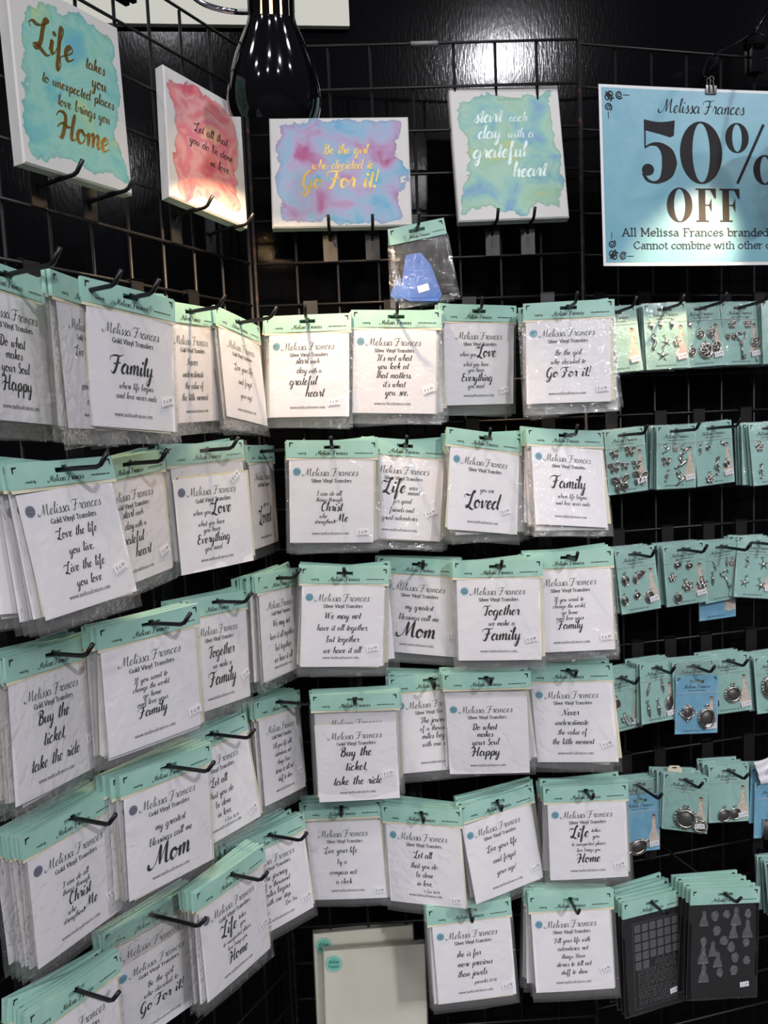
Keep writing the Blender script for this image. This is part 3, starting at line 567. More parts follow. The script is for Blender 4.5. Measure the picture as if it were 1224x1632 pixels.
# ------------------------------------------------------------------ canvases
def watercolour(name, cols, hw, hh, seed, rag=0.33, fill=0.80):
    m = mat(name, (1, 1, 1, 1), 0.7); b = m.node_tree.nodes['Principled BSDF']; tc = nd(m, 'ShaderNodeTexCoord')
    mp = nd(m, 'ShaderNodeMapping'); mp.inputs['Location'].default_value = (seed * 1.7, seed * 0.9, seed * 2.3); lk(m, tc.outputs['Object'], mp.inputs[0])
    # pigment colours
    n1 = nd(m, 'ShaderNodeTexNoise'); n1.inputs['Scale'].default_value = 17; n1.inputs['Detail'].default_value = 3; n1.inputs['Distortion'].default_value = 0.6; lk(m, mp.outputs[0], n1.inputs['Vector'])
    rp = nd(m, 'ShaderNodeValToRGB'); cr_ = rp.color_ramp
    while len(cr_.elements) < len(cols): cr_.elements.new(0.5)
    for i, c in enumerate(cols): cr_.elements[i].position = 0.32 + 0.36 * i / (len(cols) - 1); cr_.elements[i].color = c
    lk(m, n1.outputs[0], rp.inputs[0])
    # ragged outline: box distance plus noise
    n2 = nd(m, 'ShaderNodeTexNoise'); n2.inputs['Scale'].default_value = 17; n2.inputs['Detail'].default_value = 5; n2.inputs['Roughness'].default_value = 0.55; lk(m, mp.outputs[0], n2.inputs['Vector'])
    sx = nd(m, 'ShaderNodeSeparateXYZ'); lk(m, tc.outputs['Object'], sx.inputs[0])
    def mth(op, a, b_=None, c=None):
        n = nd(m, 'ShaderNodeMath', operation=op)
        for i, v in enumerate((a, b_, c)):
            if v is None: continue
            if isinstance(v, (int, float)): n.inputs[i].default_value = v
            else: lk(m, v, n.inputs[i])
        return n.outputs[0]
    ax = mth('DIVIDE', mth('ABSOLUTE', sx.outputs[0]), hw); ay = mth('DIVIDE', mth('ABSOLUTE', mth('SUBTRACT', sx.outputs[1], hh)), hh)
    dist = mth('SMOOTH_MAX', ax, ay, 0.12)
    e = mth('MULTIPLY_ADD', mth('SUBTRACT', n2.outputs[0], 0.5), rag * 2.2, dist)
    mask = mth('SUBTRACT', fill, e)
    edge = nd(m, 'ShaderNodeMapRange'); edge.inputs[1].default_value = 0.0; edge.inputs[2].default_value = 0.012; lk(m, mask, edge.inputs[0])
    rim = nd(m, 'ShaderNodeMapRange'); rim.inputs[1].default_value = 0.0; rim.inputs[2].default_value = 0.07; rim.inputs[3].default_value = 1.0; rim.inputs[4].default_value = 0.0; lk(m, mask, rim.inputs[0])
    dk = nd(m, 'ShaderNodeMix', data_type='RGBA', blend_type='MULTIPLY'); dk.inputs[7].default_value = (0.72, 0.76, 0.80, 1); lk(m, rim.outputs[0], dk.inputs[0]); lk(m, rp.outputs[0], dk.inputs[6])
    mx = nd(m, 'ShaderNodeMix', data_type='RGBA'); mx.inputs[6].default_value = lin(222, 220, 216); lk(m, edge.outputs[0], mx.inputs[0]); lk(m, dk.outputs[2], mx.inputs[7])
    lk(m, mx.outputs[2], b.inputs['Base Color'])
    wv = nd(m, 'ShaderNodeTexNoise'); wv.inputs['Scale'].default_value = 900; bp = nd(m, 'ShaderNodeBump'); bp.inputs['Strength'].default_value = 0.2; bp.inputs['Distance'].default_value = 0.0005
    lk(m, tc.outputs['Object'], wv.inputs['Vector']); lk(m, wv.outputs[0], bp.inputs['Height']); lk(m, bp.outputs[0], b.inputs['Normal'])
    return m
def canvas_block(w, h, t=.019):
    c = .0022; mb = MB(); xs = [-w / 2, -w / 2 + c, w / 2 - c, w / 2]; ys = [0, c, h - c, h]
    V = []
    ring0 = [(xs[0], ys[0]), (xs[3], ys[0]), (xs[3], ys[3]), (xs[0], ys[3])]; ring1 = [(xs[1], ys[1]), (xs[2], ys[1]), (xs[2], ys[2]), (xs[1], ys[2])]
    V = [(x, y, -t) for x, y in ring0] + [(x, y, -c) for x, y in ring0] + [(x, y, 0) for x, y in ring1]
    Fs = [(3, 2, 1, 0), (8, 9, 10, 11)] + [(i, (i + 1) % 4, 4 + (i + 1) % 4, 4 + i) for i in range(4)] + [(4 + i, 4 + (i + 1) % 4, 8 + (i + 1) % 4, 8 + i) for i in range(4)]
    return mb.add(V, Fs)
def canvas(P, q, w, h, m, tm, lines, label, hooks, hlabel):
    M = pframe(P, *q); root = obj('art_canvas', None, M=M, label=label, cat='canvas', group='square-edged canvases on hooks')
    cb = canvas_block(w, h); obj('stretched_canvas', cb.me('stretched_canvas', [M_CANVASW]), root)
    fc = obj('painted_face', MB().flat([(-w / 2 + .0022, .0022), (w / 2 - .0022, .0022), (w / 2 - .0022, h - .0022), (-w / 2 + .0022, h - .0022)], .0003).me('painted_face', [m]), root)
    tx = MB()
    for s_, wd, x, y, th in lines: text(tx, s_, wd, x, y, .0008, thick=th, thin=.42, ns=4)
    obj('lettering', tx.me('lettering', [tm]), fc)
    ox, oy, yaw = PAN[P]
    for hx in hooks:
        p = M @ Vector((hx, 0, -.008)); rel = p - Vector((ox, oy, 0)); s = rel.x * math.cos(yaw) + rel.y * math.sin(yaw); d = rel.x * math.sin(yaw) - rel.y * math.cos(yaw)
        hook(P, s, max(d, .02), p.z - CAMZ - .0028, max(d, .02) + .022, hlabel, hlabel.replace('black display hook', 'hooks'), rise=0.06)
t_, g_, b_ = lin(120, 205, 186), lin(150, 208, 160), lin(110, 188, 200)
canvas('L', [-0.4530, 0.056, 0.3430, -0.035, 0.0, 0.03], .182, .228, watercolour('teal_watercolour', [lin(112, 184, 200), lin(128, 198, 192), lin(156, 210, 196), lin(142, 204, 184), lin(184, 214, 162)], .091, .114, 1, 0.40, 0.86), M_GOLD,
       [('Life', .058, -.026, .150, 1.5), ('takes', .034, .040, .152, 1.4), ('you', .026, .044, .130, 1.4), ('to unexpected places', .120, .008, .110, 1.4), ('love brings you', .088, .014, .088, 1.4), ('Home', .082, .010, .048, 1.5)],
       'white canvas with teal watercolour and gold Life Home lettering', (-.028, .062), 'black display hook under the teal Home canvas')
canvas('L', [-0.1780, 0.054, 0.3564, -0.14, -0.125, 0.12], .168, .212, watercolour('coral_watercolour', [lin(226, 98, 122), lin(234, 136, 138), lin(238, 176, 170), lin(232, 130, 148), lin(244, 192, 158)], .084, .106, 2.4, 0.42, 0.80), M_INK,
       [('Let all that', .070, .010, .128, 1.0), ('you do be done', .094, .008, .104, 1.0), ('in love.', .046, .026, .080, 1.0)],
       'white canvas with coral pink watercolour and black lettering', (-.030, .060), 'black display hook under the coral pink canvas')
canvas('B', [0.1644, 0.0398, 0.3637, 0.018, -0.0136, 0.148], .252, .202, watercolour('violet_watercolour', [lin(112, 176, 210), lin(150, 188, 214), lin(176, 176, 208), lin(182, 150, 190), lin(176, 92, 142)], .126, .101, 5.2, 0.36, 0.88), M_GOLD2,
       [('Be the girl', .080, .010, .134, 1.2), ('who decided to', .112, .004, .106, 1.2), ('Go For it!', .138, -.002, .072, 1.4)],
       'white canvas with violet and blue watercolour and gold lettering', (-.024, .054), 'black display hook under the violet canvas')
canvas('B', [0.4751, 0.0426, 0.3653, 0.0242, 0.0113, 0.1971], .203, .254, watercolour('green_watercolour', [lin(132, 172, 202), lin(148, 198, 192), lin(172, 208, 188), lin(162, 202, 174), lin(190, 204, 148)], .1015, .127, 7.1, 0.40, 0.86), M_SILVER,
       [('start', .052, -.034, .186, 1.5), ('each', .034, .022, .186, 1.3), ('day', .042, -.034, .155, 1.5), ('with a', .048, .024, .155, 1.3), ('grateful', .098, -.018, .118, 1.5), ('heart', .062, .034, .080, 1.5)],
       'white canvas with green watercolour and silver grateful heart lettering', (-.034, .032), 'black display hook under the green canvas')

# blank canvases in shrink wrap
M_BLANK = bump(mat('primed_canvas_cream', lin(228, 226, 208), 0.75), 900, 0.25, 0.0005)
def blank(q, label, seed):
    root = obj('blank_canvas', None, M=pframe('B', *q), label=label, cat='canvas', group='blank canvases')
    obj('stretched_canvas', canvas_block(.2, .2, .018).me('stretched_canvas', [M_BLANK]), root)
    mb = MB(); rnd = random.Random(seed); ph = rnd.uniform(0, 6)
    V, Fs = grid_sheet(.204, .202, -.002, 16, 16, lambda a, b: .0012 + .0006 * math.sin(ph + 25 * a + 9 * b) * (abs(a - .5) * 2) ** 2 + .0006 * math.sin(31 * b + ph - 12 * a) * (abs(b - .5) * 2) ** 2)
    mb.add(V, Fs); mb.box(-.102, -.1005, 0, .2, -.019, .001); mb.box(.1005, .102, 0, .2, -.019, .001); mb.box(-.102, .102, .2005, .202, -.019, .001)
    obj('shrink_wrap', mb.me('shrink_wrap', [M_FILM2], True), root)
    mb = MB(); mb.prism(ell(0, 0, .0158, .0158, 28), 0, .0004); mb.prism(ell(0, 0, .0140, .0140, 28), .0004, .0005, 1); mb.prism(ell(0, 0, .0134, .0134, 28), .0005, .0006)
    text(mb, 'Melissa', .020, 0, .001, .0008, thick=1.1, thin=.5, mi=2); text(mb, 'Frances', .020, 0, -.0075, .0008, thick=1.1, thin=.5, mi=2)
    obj('round_sticker', mb.me('round_sticker', [M_STICKM, M_LABEL, M_INK]), root, T3(-.080, .176, .0022))
blank([0.1594, 0.0686, -1.2067, 0.06, -0.0226, 0.12], 'blank white canvas in shrink wrap, in front of another', 1)
blank([0.1424, 0.0285, -1.1931, 0.06, -0.0052, 0.12], 'blank white canvas half hidden behind another blank canvas', 2)
for hx in (.10, .21): hook('B', hx, .05, -1.2125, .11, 'black display hook under the blank white canvases', 'hooks under the blank canvases', rise=.02)

# ------------------------------------------------------------------ squeegee packets
SQP = [0.2943, 0.089, 0.3413, -0.061, 0.1566, 0.0476]
SH = slotted(.100, .012, -.016, .002, -.002).me('header_card', [M_MINT])
sp_ = MB(); text(sp_, 'Melissa Frances', .036, .002, -.0118, .0023, thick=1.4, thin=.5); text(sp_, 'www.melissafrances.com', .022, .036, -.0085, .0023, 'R', 1.4, .8, ns=2)
for sx in (-1, 1):
    x = sx * .046; sp_.flat([(x, .0085), (x - sx * .006, .0085), (x - sx * .006, .007), (x - sx * .0016, .0052), (x - sx * .0015, .0012), (x, .0012)], .0023)
SHP = sp_.me('header_print', [M_INK])
SSL = [sleeve_mesh('clear_sleeve', .104, -.014, -.128, .004, M_FILM2, 40 + i, 12, 12) for i in range(2)]
pts = [(-.020, .040), (.006, .042), (.022, .020), (.038, -.034), (.030, -.044), (-.020, -.040), (-.036, -.030)]
sq = MB(); sq.prism(pts, -.001, .002); sq.prism([(x * .86, y * .86) for x, y in pts], .002, .0026, 0); sq.prism(ell(.0, .006, .010, .008, 18), .0026, .0032, 1); sq.prism(ell(0, .006, .006, .0045, 18), .0032, .0034, 0)
SQM = sq.me('squeegee', [M_SQ, M_SQ2])
hzq = hook('B', SQP[0], SQP[1], SQP[2] + .0012, .13, 'black display hook carrying the blue squeegee packets')
for i in range(3):
    s, d, z, tw, ro, pt = SQP
    root = obj('squeegee_packet', None, M=pframe('B', s, d - .011 * i, hzq(d - .011 * i) - .0012, tw - .03 * i, ro - .07 * i, pt), label='front packet with blue squeegee on black card, below the violet canvas' if i == 0 else 'squeegee packet hanging behind the front blue squeegee packet', cat='packet', group='squeegee packets')
    h = obj('header_card', SH, root); obj('header_print', SHP, h)
    obj('black_card', MB().box(-.044, .046, -.116, -.018, -.0012, -.0006).me('black_card', [M_BLACKF]), root)
    q = obj('squeegee', SQM, root, T3(-.012, -.080, 0, -.12, 1.0)); obj('size_label', MB().box(-.010, .010, -.006, .006, .0034, .0037).me('size_label', [M_LABEL]), q, T3(.006, -.020, 0, .2))
    obj('clear_sleeve', SSL[i % 2], root)

# ------------------------------------------------------------------ sale sign
SG = [0.1624, 0.1346, 0.5696, -0.0322, 0.0038, 0.0199]
root = obj('sale_sign', None, M=pframe('R', *SG), label='teal paper sign reading 50% OFF, clipped above the charm cards', cat='sign')
W_, H_ = .394, .305
def sbend(x, y, z): return (x, y, z + .05 * (x + W_ / 2) ** 2 - .02 * (y + H_) * (x + .1))
def sgrid(x0, x1, y0, y1, z, n=14):
    V = []; Fs = []
    for j in range(n + 1):
        for i in range(n + 1): V.append((x0 + (x1 - x0) * i / n, y0 + (y1 - y0) * j / n, z))
    for j in range(n):
        for i in range(n): k = j * (n + 1) + i; Fs.append((k, k + 1, k + n + 2, k + n + 1))
    return V, Fs
mb = MB(); V, Fs = sgrid(-W_ / 2, W_ / 2, -H_, 0, 0); mb.add(V, Fs); V, Fs = sgrid(-W_ / 2, W_ / 2, -H_, 0, -.0006); mb.add(V, [tuple(reversed(f)) for f in Fs])
sheet = obj('sign_sheet', mb.warp(sbend).me('sign_sheet', [M_SIGNW], True), root)
mb = MB(); mb.add(*sgrid(-W_ / 2 + .005, W_ / 2 - .004, -H_ + .006, -.005, .0004)); obj('printed_field', mb.warp(sbend).me('printed_field', [M_SIGN], True), sheet)
Z = .001
def sgn(name, mb): obj(name, mb.warp(sbend).me(name, [M_INK]), sheet)
mb = MB(); text(mb, 'Melissa Frances', .160, .002, -.043, Z, thick=.85, thin=.3, ns=5); sgn('brand_lettering', mb)
def ring(mb, cx, cy, a, b, ia, ib, n=40):
    o1 = ell(cx, cy, a, b, n); i1 = ell(cx, cy, ia, ib, n)
    mb.add([(x, y, Z) for x, y in o1 + i1], [(k, (k + 1) % n, n + (k + 1) % n, n + k) for k in range(n)])
UX, UY = .0075, .0053; x0, y0 = -.121, -.1635
def five(mb, x, y):
    sc = lambda a, b: (x + a * UX, y + b * UY, Z)
    top = [(1.0 + 7.9 * i / 8, 20.3 - .7 * math.sin(math.pi * i / 8)) for i in range(9)]; bot = [(1.0 + 7.6 * i / 8, 16.9 - 2.4 * (i / 8) ** 1.2 + (0.9 if i == 8 else 0)) for i in range(9)]
    mb.add([sc(a, b) for a, b in top + bot], [(i, i + 1, 9 + i + 1, 9 + i) for i in range(8)])
    mb.add([sc(1.0, 18), sc(1.35, 18), sc(1.35, 11.2), sc(1.0, 11.2)], [(0, 1, 2, 3)])
    ctl = [(1.1, 11.2, .15), (2.4, 12.3, .3), (4.6, 12.4, .75), (6.7, 10.2, 1.6), (7.3, 6.6, 1.95), (6.6, 3.0, 1.6), (4.9, .8, .7), (3.0, .3, .35), (1.4, 1.2, .4), (.6, 3.2, .45)]
    pts = catmull([(a, b) for a, b, c in ctl], 5); ws = [c for a, b, c in ctl]; loc = MB()
    ribbon(loc, pts, lambda t, f: (ws[int(f * 9)] * (1 - (f * 9) % 1) + ws[min(9, int(f * 9) + 1)] * ((f * 9) % 1)), 0, 0)
    mb.add([sc(a, b) for a, b, _ in loc.V], loc.F)
    mb.add([sc(a, b) for a, b in ell(1.75, 4.3, 1.55, 1.9, 20)], [tuple(range(20))])
mb = MB(); five(mb, x0, y0); sgn('numeral_five', mb)
mb = MB(); ring(mb, x0 + 15.6 * UX, y0 + 10.1 * UY, 5.5 * UX, 10.1 * UY, 2.3 * UX, 9.6 * UY); sgn('numeral_zero', mb)
px = x0 + 21.8 * UX
mb = MB()
ring(mb, px + 3.3 * UX, y0 + 15.2 * UY, 3.1 * UX, 4.9 * UY, 1.3 * UX, 4.5 * UY); ring(mb, px + 10.6 * UX, y0 + 4.9 * UY, 3.1 * UX, 4.9 * UY, 1.3 * UX, 4.5 * UY)
ribbon(mb, [Vector((px + 3.2 * UX, y0 + .3 * UY, 0)), Vector((px + 10.4 * UX, y0 + 19.8 * UY, 0))], lambda t, f: .35 * UX, Z, 0); sgn('percent_sign', mb)
v = .0036; ox_, oy_ = -.074, -.2290
mb = MB(); ring(mb, ox_ + 7.2 * v, oy_ + 8 * v, 6.9 * v, 8.3 * v, 3.1 * v, 7.8 * v); sgn('letter_o', mb)
for fx in (16.0, 29.0):
    X = ox_ + fx * v; mb = MB()
    def rc(a, b, c, d): mb.flat([(X + a * v, oy_ + c * v), (X + b * v, oy_ + c * v), (X + b * v, oy_ + d * v), (X + a * v, oy_ + d * v)], Z)
    rc(1.6, 5.2, 0, 16); rc(0, 7, 0, .7); rc(0, 11, 15.3, 16); rc(5, 8.4, 7.7, 8.3)
    mb.flat([(X + 11 * v, oy_ + 16 * v), (X + 8 * v, oy_ + 15.4 * v), (X + 10.4 * v, oy_ + 11.2 * v), (X + 11 * v, oy_ + 11.2 * v)], Z); mb.flat([(X + 8.6 * v, oy_ + 11.4 * v), (X + 7 * v, oy_ + 8 * v), (X + 8.6 * v, oy_ + 4.6 * v)], Z)
    sgn('letter_f', mb)
mb = MB(); text(mb, 'All Melissa Frances branded items', .352, .015, -.2540, Z, 'R', thick=.75, thin=.6, squash=.7); sgn('small_print', mb)
mb = MB(); text(mb, 'Cannot combine with other offers', .314, .018, -.2760, Z, 'R', thick=.75, thin=.6, squash=.74); sgn('small_print', mb)
for sx in (1, -1):
    for yy, sy in ((-.011, -1), (-H_ + .011, 1)):
        mb = MB(); flourish(mb, -sx * (W_ / 2 - .011), yy, sx, sy, .0031, Z); sgn('corner_flourish', mb)
# binder clip, its wire handles and the cord
MS = pframe('R', *SG)
CX = .017
bc = MB(); bc.prism([(-.0105, -.0095), (.0105, -.0095), (.0105, .003), (-.0105, .003)], .0018, .0030); bc.prism([(-.0105, -.0095), (.0105, -.0095), (.0105, .003), (-.0105, .003)], -.0040, -.0028)
bc.prism([(-.0105, .003), (.0105, .003), (.0105, .0050), (-.0105, .0050)], -.0040, .0030)
r = obj('binder_clip', None, M=MS @ Matrix.Translation((CX, 0, sbend(CX, 0, 0)[2])), label='small black binder clip holding the sale sign top', cat='binder clip')
obj('clip_body', bc.me('clip_body', [M_SHADE]), r)
for sg in (1, -1): obj('wire_handle', MB().tube([(-.0045, -.008, .0034 * sg), (-.004, .004, .0045 * sg), (-.0028, .012, .0045 * sg), (-.0045, .0165, .0045 * sg), (-.002, .0195, .0045 * sg), (.002, .0195, .0045 * sg), (.0045, .0165, .0045 * sg), (.0028, .012, .0045 * sg), (.004, .004, .0045 * sg), (.0045, -.008, .0034 * sg)], .0008, 6).me('wire_handle', [M_CHARMD], True), r)

# ------------------------------------------------------------------ clip lamps
def lamp(rim, axis, label, gneck, clampM, cat='lamp', power=6.0, slots=14, spot=1.9, kscale=1.0, blend=0.25, lname='clip_lamp_light'):
    """axis points from the rim up to the neck"""
    axis = axis.normalized(); q = axis.to_track_quat('Z', 'X').to_matrix().to_4x4(); M = Matrix.Translation(rim) @ q @ Matrix.Scale(kscale, 4)
    root = obj('clip_lamp', None, M=M, label=label, cat=cat, group='black clip lamps')
    prof = [(.0635, 0), (.0662, .010), (.0670, .022), (.0655, .038), (.0610, .057), (.0530, .079), (.0425, .101), (.0345, .117), (.0320, .126)]
    mb = MB(); mb.lathe(prof, 48); mb.lathe([(r - .0018, z + .0004) for r, z in reversed(prof)], 48, mi=1); mb.lathe([(.0617, 0), (.0635, 0)], 48)
    obj('lamp_shade', mb.me('lamp_shade', [M_SHADE, M_SHADEIN], True), root)
    mb = MB()
    for k in range(slots):
        a0 = 2 * math.pi * (k + .0) / slots; a1 = 2 * math.pi * (k + .70) / slots
        arc = [a0 + (a1 - a0) * i / 3 for i in range(4)]
        V = [(rr * math.cos(a), rr * math.sin(a), z) for z in (.125, .158) for rr in (.0322, .0300) for a in arc]
        Fs = [(i, i + 1, 8 + i + 1, 8 + i) for i in range(3)] + [(4 + i + 1, 4 + i, 12 + i, 12 + i + 1) for i in range(3)] + [(0, 8, 12, 4), (3, 7, 15, 11)]
        mb.add(V, Fs)
    mb.lathe([(.0322, .158), (.0322, .195), (.026, .206), (.0, .208)], 32); mb.lathe([(.0300, .158), (.0300, .18), (.0, .18)], 32)
    obj('vented_neck', mb.me('vented_neck', [M_SHADE]), root)
    obj('bulb', MB().lathe([(0.0, .092), (.010, .095), (.0165, .104), (.0175, .114), (.0150, .128), (.0130, .172)], 20).me('bulb', [M_BULB], True), root)
    gp = catmull_3d([Vector(p) for p in gneck], 14); Mi = M.inverted()
    pts = [Mi @ p for p in gp]; rad = [(.0046 if i % 2 else .0040) for i in range(len(pts))]
    obj('gooseneck', MB().tube(pts, rad, 10).me('gooseneck', [M_CHROME], True), root)
    cm = MB(); cm.lathe([(0, -.012), (.016, -.012), (.021, -.006), (.021, .008), (.012, .016), (.006, .02), (0, .02)], 24); cm.box(-.014, .014, -.010, -.002, -.055, -.004); cm.box(-.014, .014, .004, .012, -.055, -.004); cm.tube([(-.012, .001, -.03), (.012, .001, -.03)], .004, 8)
    obj('clamp', cm.me('clamp', [M_SHADE]), root, Mi @ clampM)
    ld = bpy.data.lights.new(lname, 'SPOT'); ld.energy = power; ld.color = (1.0, 0.70, 0.42); ld.spot_size = spot; ld.spot_blend = blend; ld.shadow_soft_size = 0.018
    lo = bpy.data.objects.new(lname, ld); COL.objects.link(lo); lo.parent = root; lo.matrix_local = Matrix.Translation((0, 0, .070))
    return root
def catmull_3d(P, n):
    out = []
    for i in range(len(P) - 1):
        a = P[max(i - 1, 0)]; b = P[i]; c = P[i + 1]; d = P[min(i + 2, len(P) - 1)]
        for k in range(n):
            t = k / n; out.append(0.5 * ((2 * b) + (c - a) * t + (2 * a - 5 * b + 4 * c - d) * t * t + (3 * b - a - 3 * c + d) * t ** 3))
    out.append(P[-1]); return out
def at(u, v, Z): return ray(u, v) * Z + CAM
def panel_at(P, u, v, d):
    ox, oy, yaw = PAN[P]; n = Vector((math.sin(yaw), -math.cos(yaw), 0)); r_ = ray(u, v); t = (Vector((ox, oy, 0)).dot(n) + d) / r_.dot(n); return r_ * t + CAM
rim = at(438, 187, 1.22); vd = (rim - CAM).normalized(); up = (Vector((0.02, 0, 1)) - vd * vd.z).normalized()
k0 = rim + up * .150
cl = panel_at('L', 195, -62, .012)
lamp(rim, up, 'glossy black clip lamp with vented neck, left of the violet canvas', [k0 + Vector((-.008, .03, -.005)), at(385, 19, 1.30), at(352, 15, 1.31), at(318, 2, 1.31), at(290, -26, 1.30), at(262, -80, 1.28), at(225, -150, 1.25), at(198, -125, 1.24), cl + Vector((0, 0, .018))],
     Matrix.Translation(cl) @ Matrix.Rotation(PAN['L'][2], 4, 'Z'), power=14.0)
cl2 = panel_at('R', 1203, 70, .010)
rim2 = at(1292, 210, 1.36); ax2 = (rim2 - panel_at('R', 1078, 432, .12)).normalized()
lamp(rim2, ax2, 'black clip lamp clamped to the rail above the sale sign', [rim2 + ax2.normalized() * .215, at(1400, 40, 1.2), at(1330, -60, 1.3), at(1250, -30, 1.5), at(1222, 20, 1.62), at(1207, 45, 1.66), cl2 + Vector((0, 0, .018))],
     Matrix.Translation(cl2) @ Matrix.Rotation(PAN['R'][2], 4, 'Z'), power=18.0, spot=0.66, blend=0.85, lname='clip_lamp_right_offscreen')
# wire key on the clamp and cord down to the binder clip
top = MS @ Vector((CX, .0195, sbend(CX, 0, 0)[2]))
pc = panel_at('R', 1143, 84, .006); pc2 = panel_at('R', 1194, 56, .03)
pp = catmull_3d([pc2, (pc2 + pc) / 2 + Vector((0, -.01, -.004)), pc, pc * .55 + top * .45 + Vector((-.012, 0, .006)), top + Vector((-.012, 0, .005)), top], 6)
obj('hanging_cord', MB().tube(pp, .0009, 5).me('hanging_cord', [M_WIRE], True), label='thin dark cord from the rail to the sign binder clip', cat='cord')

# ------------------------------------------------------------------ charms (unit: about 10 mm high, origin at the middle)
mm = .001
def star(n=5, R=7.5, r=2.6):
    mb = MB(); P = []
    for k in range(2 * n):
        a = math.pi / 2 + math.pi * k / n; q = R if k % 2 == 0 else r; P.append((q * math.cos(a) * mm, q * math.sin(a) * mm))
    V = [(x, y, 0) for x, y in P] + [(0, 0, 2.2 * mm)]; mb.add(V, [(i, (i + 1) % (2 * n), 2 * n) for i in range(2 * n)] + [tuple(reversed(range(2 * n)))])
    return mb.tube([(x, y, 1 * mm) for x, y in ell(0, 9 * mm, 1.5 * mm, 1.5 * mm, 8)], .45 * mm, 5, True)
def loop(mb, y): return mb.tube([(x, y_, 1 * mm) for x, y_ in ell(0, y * mm, 1.5 * mm, 1.7 * mm, 8)], .5 * mm, 5, True)
def shell():
    mb = MB(); 
    for k in range(5):
        a = -.6 + .3 * k; mb.tube([(0, -5 * mm, .8 * mm), (4.2 * math.sin(a) * mm, (1 + 3 * math.cos(a)) * mm, 1.8 * mm), (3.4 * math.sin(a) * mm, (2.4 + 3 * math.cos(a)) * mm, .6 * mm)], [.6 * mm, 1.3 * mm, .6 * mm], 6)
    return loop(mb, 7)
def seahorse():
    mb = MB(); p = catmull_3d([Vector((x * mm, y * mm, 1.4 * mm)) for x, y in [(3, 7), (.5, 8.5), (-1.5, 6), (0, 3), (1.5, -1), (0, -5), (-2, -8), (-.5, -10), (1.2, -8.6)]], 4)
    mb.tube(p, [(.7 + 1.5 * math.sin(math.pi * min(1, i / len(p) * 1.1))) * mm for i in range(len(p))], 6); mb.prism([(1.5 * mm, 2 * mm), (4 * mm, 0), (2 * mm, -3 * mm)], .6 * mm, 1.6 * mm); return loop(mb, 10.5)
def butterfly():
    mb = MB(); mb.tube([(0, -5 * mm, 1.5 * mm), (0, 0, 1.8 * mm), (0, 4.5 * mm, 1.4 * mm)], [.5 * mm, 1.1 * mm, .6 * mm], 6)
    for s in (-1, 1):
        U = [(0, .5), (3, 5.5), (7.5, 7), (8, 3), (4, -.2)]; Lw = [(0, -.2), (4.6, -.8), (5.6, -4), (3.2, -7), (1, -4)]
        for W in (U, Lw):
            c = catmull([(s * x * mm, y * mm) for x, y in W + [W[0]]], 3); mb.tube([(p.x, p.y, 1 * mm + abs(p.x) * .12) for p in c[:-1]], .65 * mm, 5, True)
            m_ = (sum(x for x, y in W) / 5, sum(y for x, y in W) / 5); mb.flat([(s * (m_[0] + (x - m_[0]) * .92) * mm, (m_[1] + (y - m_[1]) * .92) * mm) for x, y in W], .8 * mm, 1)
            mb.tube([(0, 0, 1.2 * mm), (s * m_[0] * 1.5 * mm, m_[1] * 1.4 * mm, 1.5 * mm)], .45 * mm, 5)
        mb.tube([(0, 4 * mm, 1.4 * mm), (s * 2.6 * mm, 8 * mm, 1.4 * mm)], .3 * mm, 4)
    return mb
def disc(a=5.5, b=5.5, rim=.9, spokes=0, scal=0, swirl=False, gem=False):
    mb = MB(); n = 28
    mb.tube([(x, y, 1.2 * mm) for x, y in ell(0, 0, a * mm, b * mm, n)], rim * mm, 6, True)
    mb.prism(ell(0, 0, a * .97 * mm, b * .97 * mm, n), .1 * mm, .7 * mm, 1)
    if scal:
        for k in range(scal):
            t = 2 * math.pi * k / scal; mb.tube([(x, y, 1.2 * mm) for x, y in ell((a + rim) * math.cos(t) * mm, (b + rim) * math.sin(t) * mm, 1.0 * mm, 1.0 * mm, 6)], .45 * mm, 4, True)
    for k in range(spokes):
        t = 2 * math.pi * k / spokes; x, y = a * math.cos(t) * mm, b * math.sin(t) * mm
        mb.tube([(0, 0, 1.3 * mm), (x * .5 - y * .15, y * .5 + x * .15, 1.6 * mm), (x, y, 1.2 * mm)], .55 * mm, 5)
    if spokes: mb.tube([(x, y, 1.5 * mm) for x, y in ell(0, 0, a * .42 * mm, b * .42 * mm, 14)], .5 * mm, 5, True)
    if gem: mb.lathe([(a * .55 * mm, .6 * mm), (a * .5 * mm, 1.6 * mm), (a * .25 * mm, 2.3 * mm), (0, 2.5 * mm)], 14)
    if swirl: mb.tube([(a * (1 - i / 26) * .8 * math.cos(i * .6) * mm, b * (1 - i / 26) * .8 * math.sin(i * .6) * mm, 1.5 * mm) for i in range(24)], .5 * mm, 5)
    return loop(mb, b + 2.4)
def flower(n=5):
    mb = MB()
    for k in range(n):
        t = 2 * math.pi * k / n + .3; cx, cy = 3.4 * math.cos(t), 3.4 * math.sin(t)
        mb.tube([(x, y, 1.1 * mm) for x, y in ell(cx * mm, cy * mm, 2.2 * mm, 2.2 * mm, 9)], .6 * mm, 5, True); mb.lathe([(1.6 * mm, .6 * mm), (.9 * mm, 1.6 * mm), (0, 1.8 * mm)], 7, Matrix.Translation((cx * mm, cy * mm, 0)))
    mb.lathe([(1.9 * mm, .6 * mm), (1.3 * mm, 2.2 * mm), (0, 2.6 * mm)], 9); return loop(mb, 7)
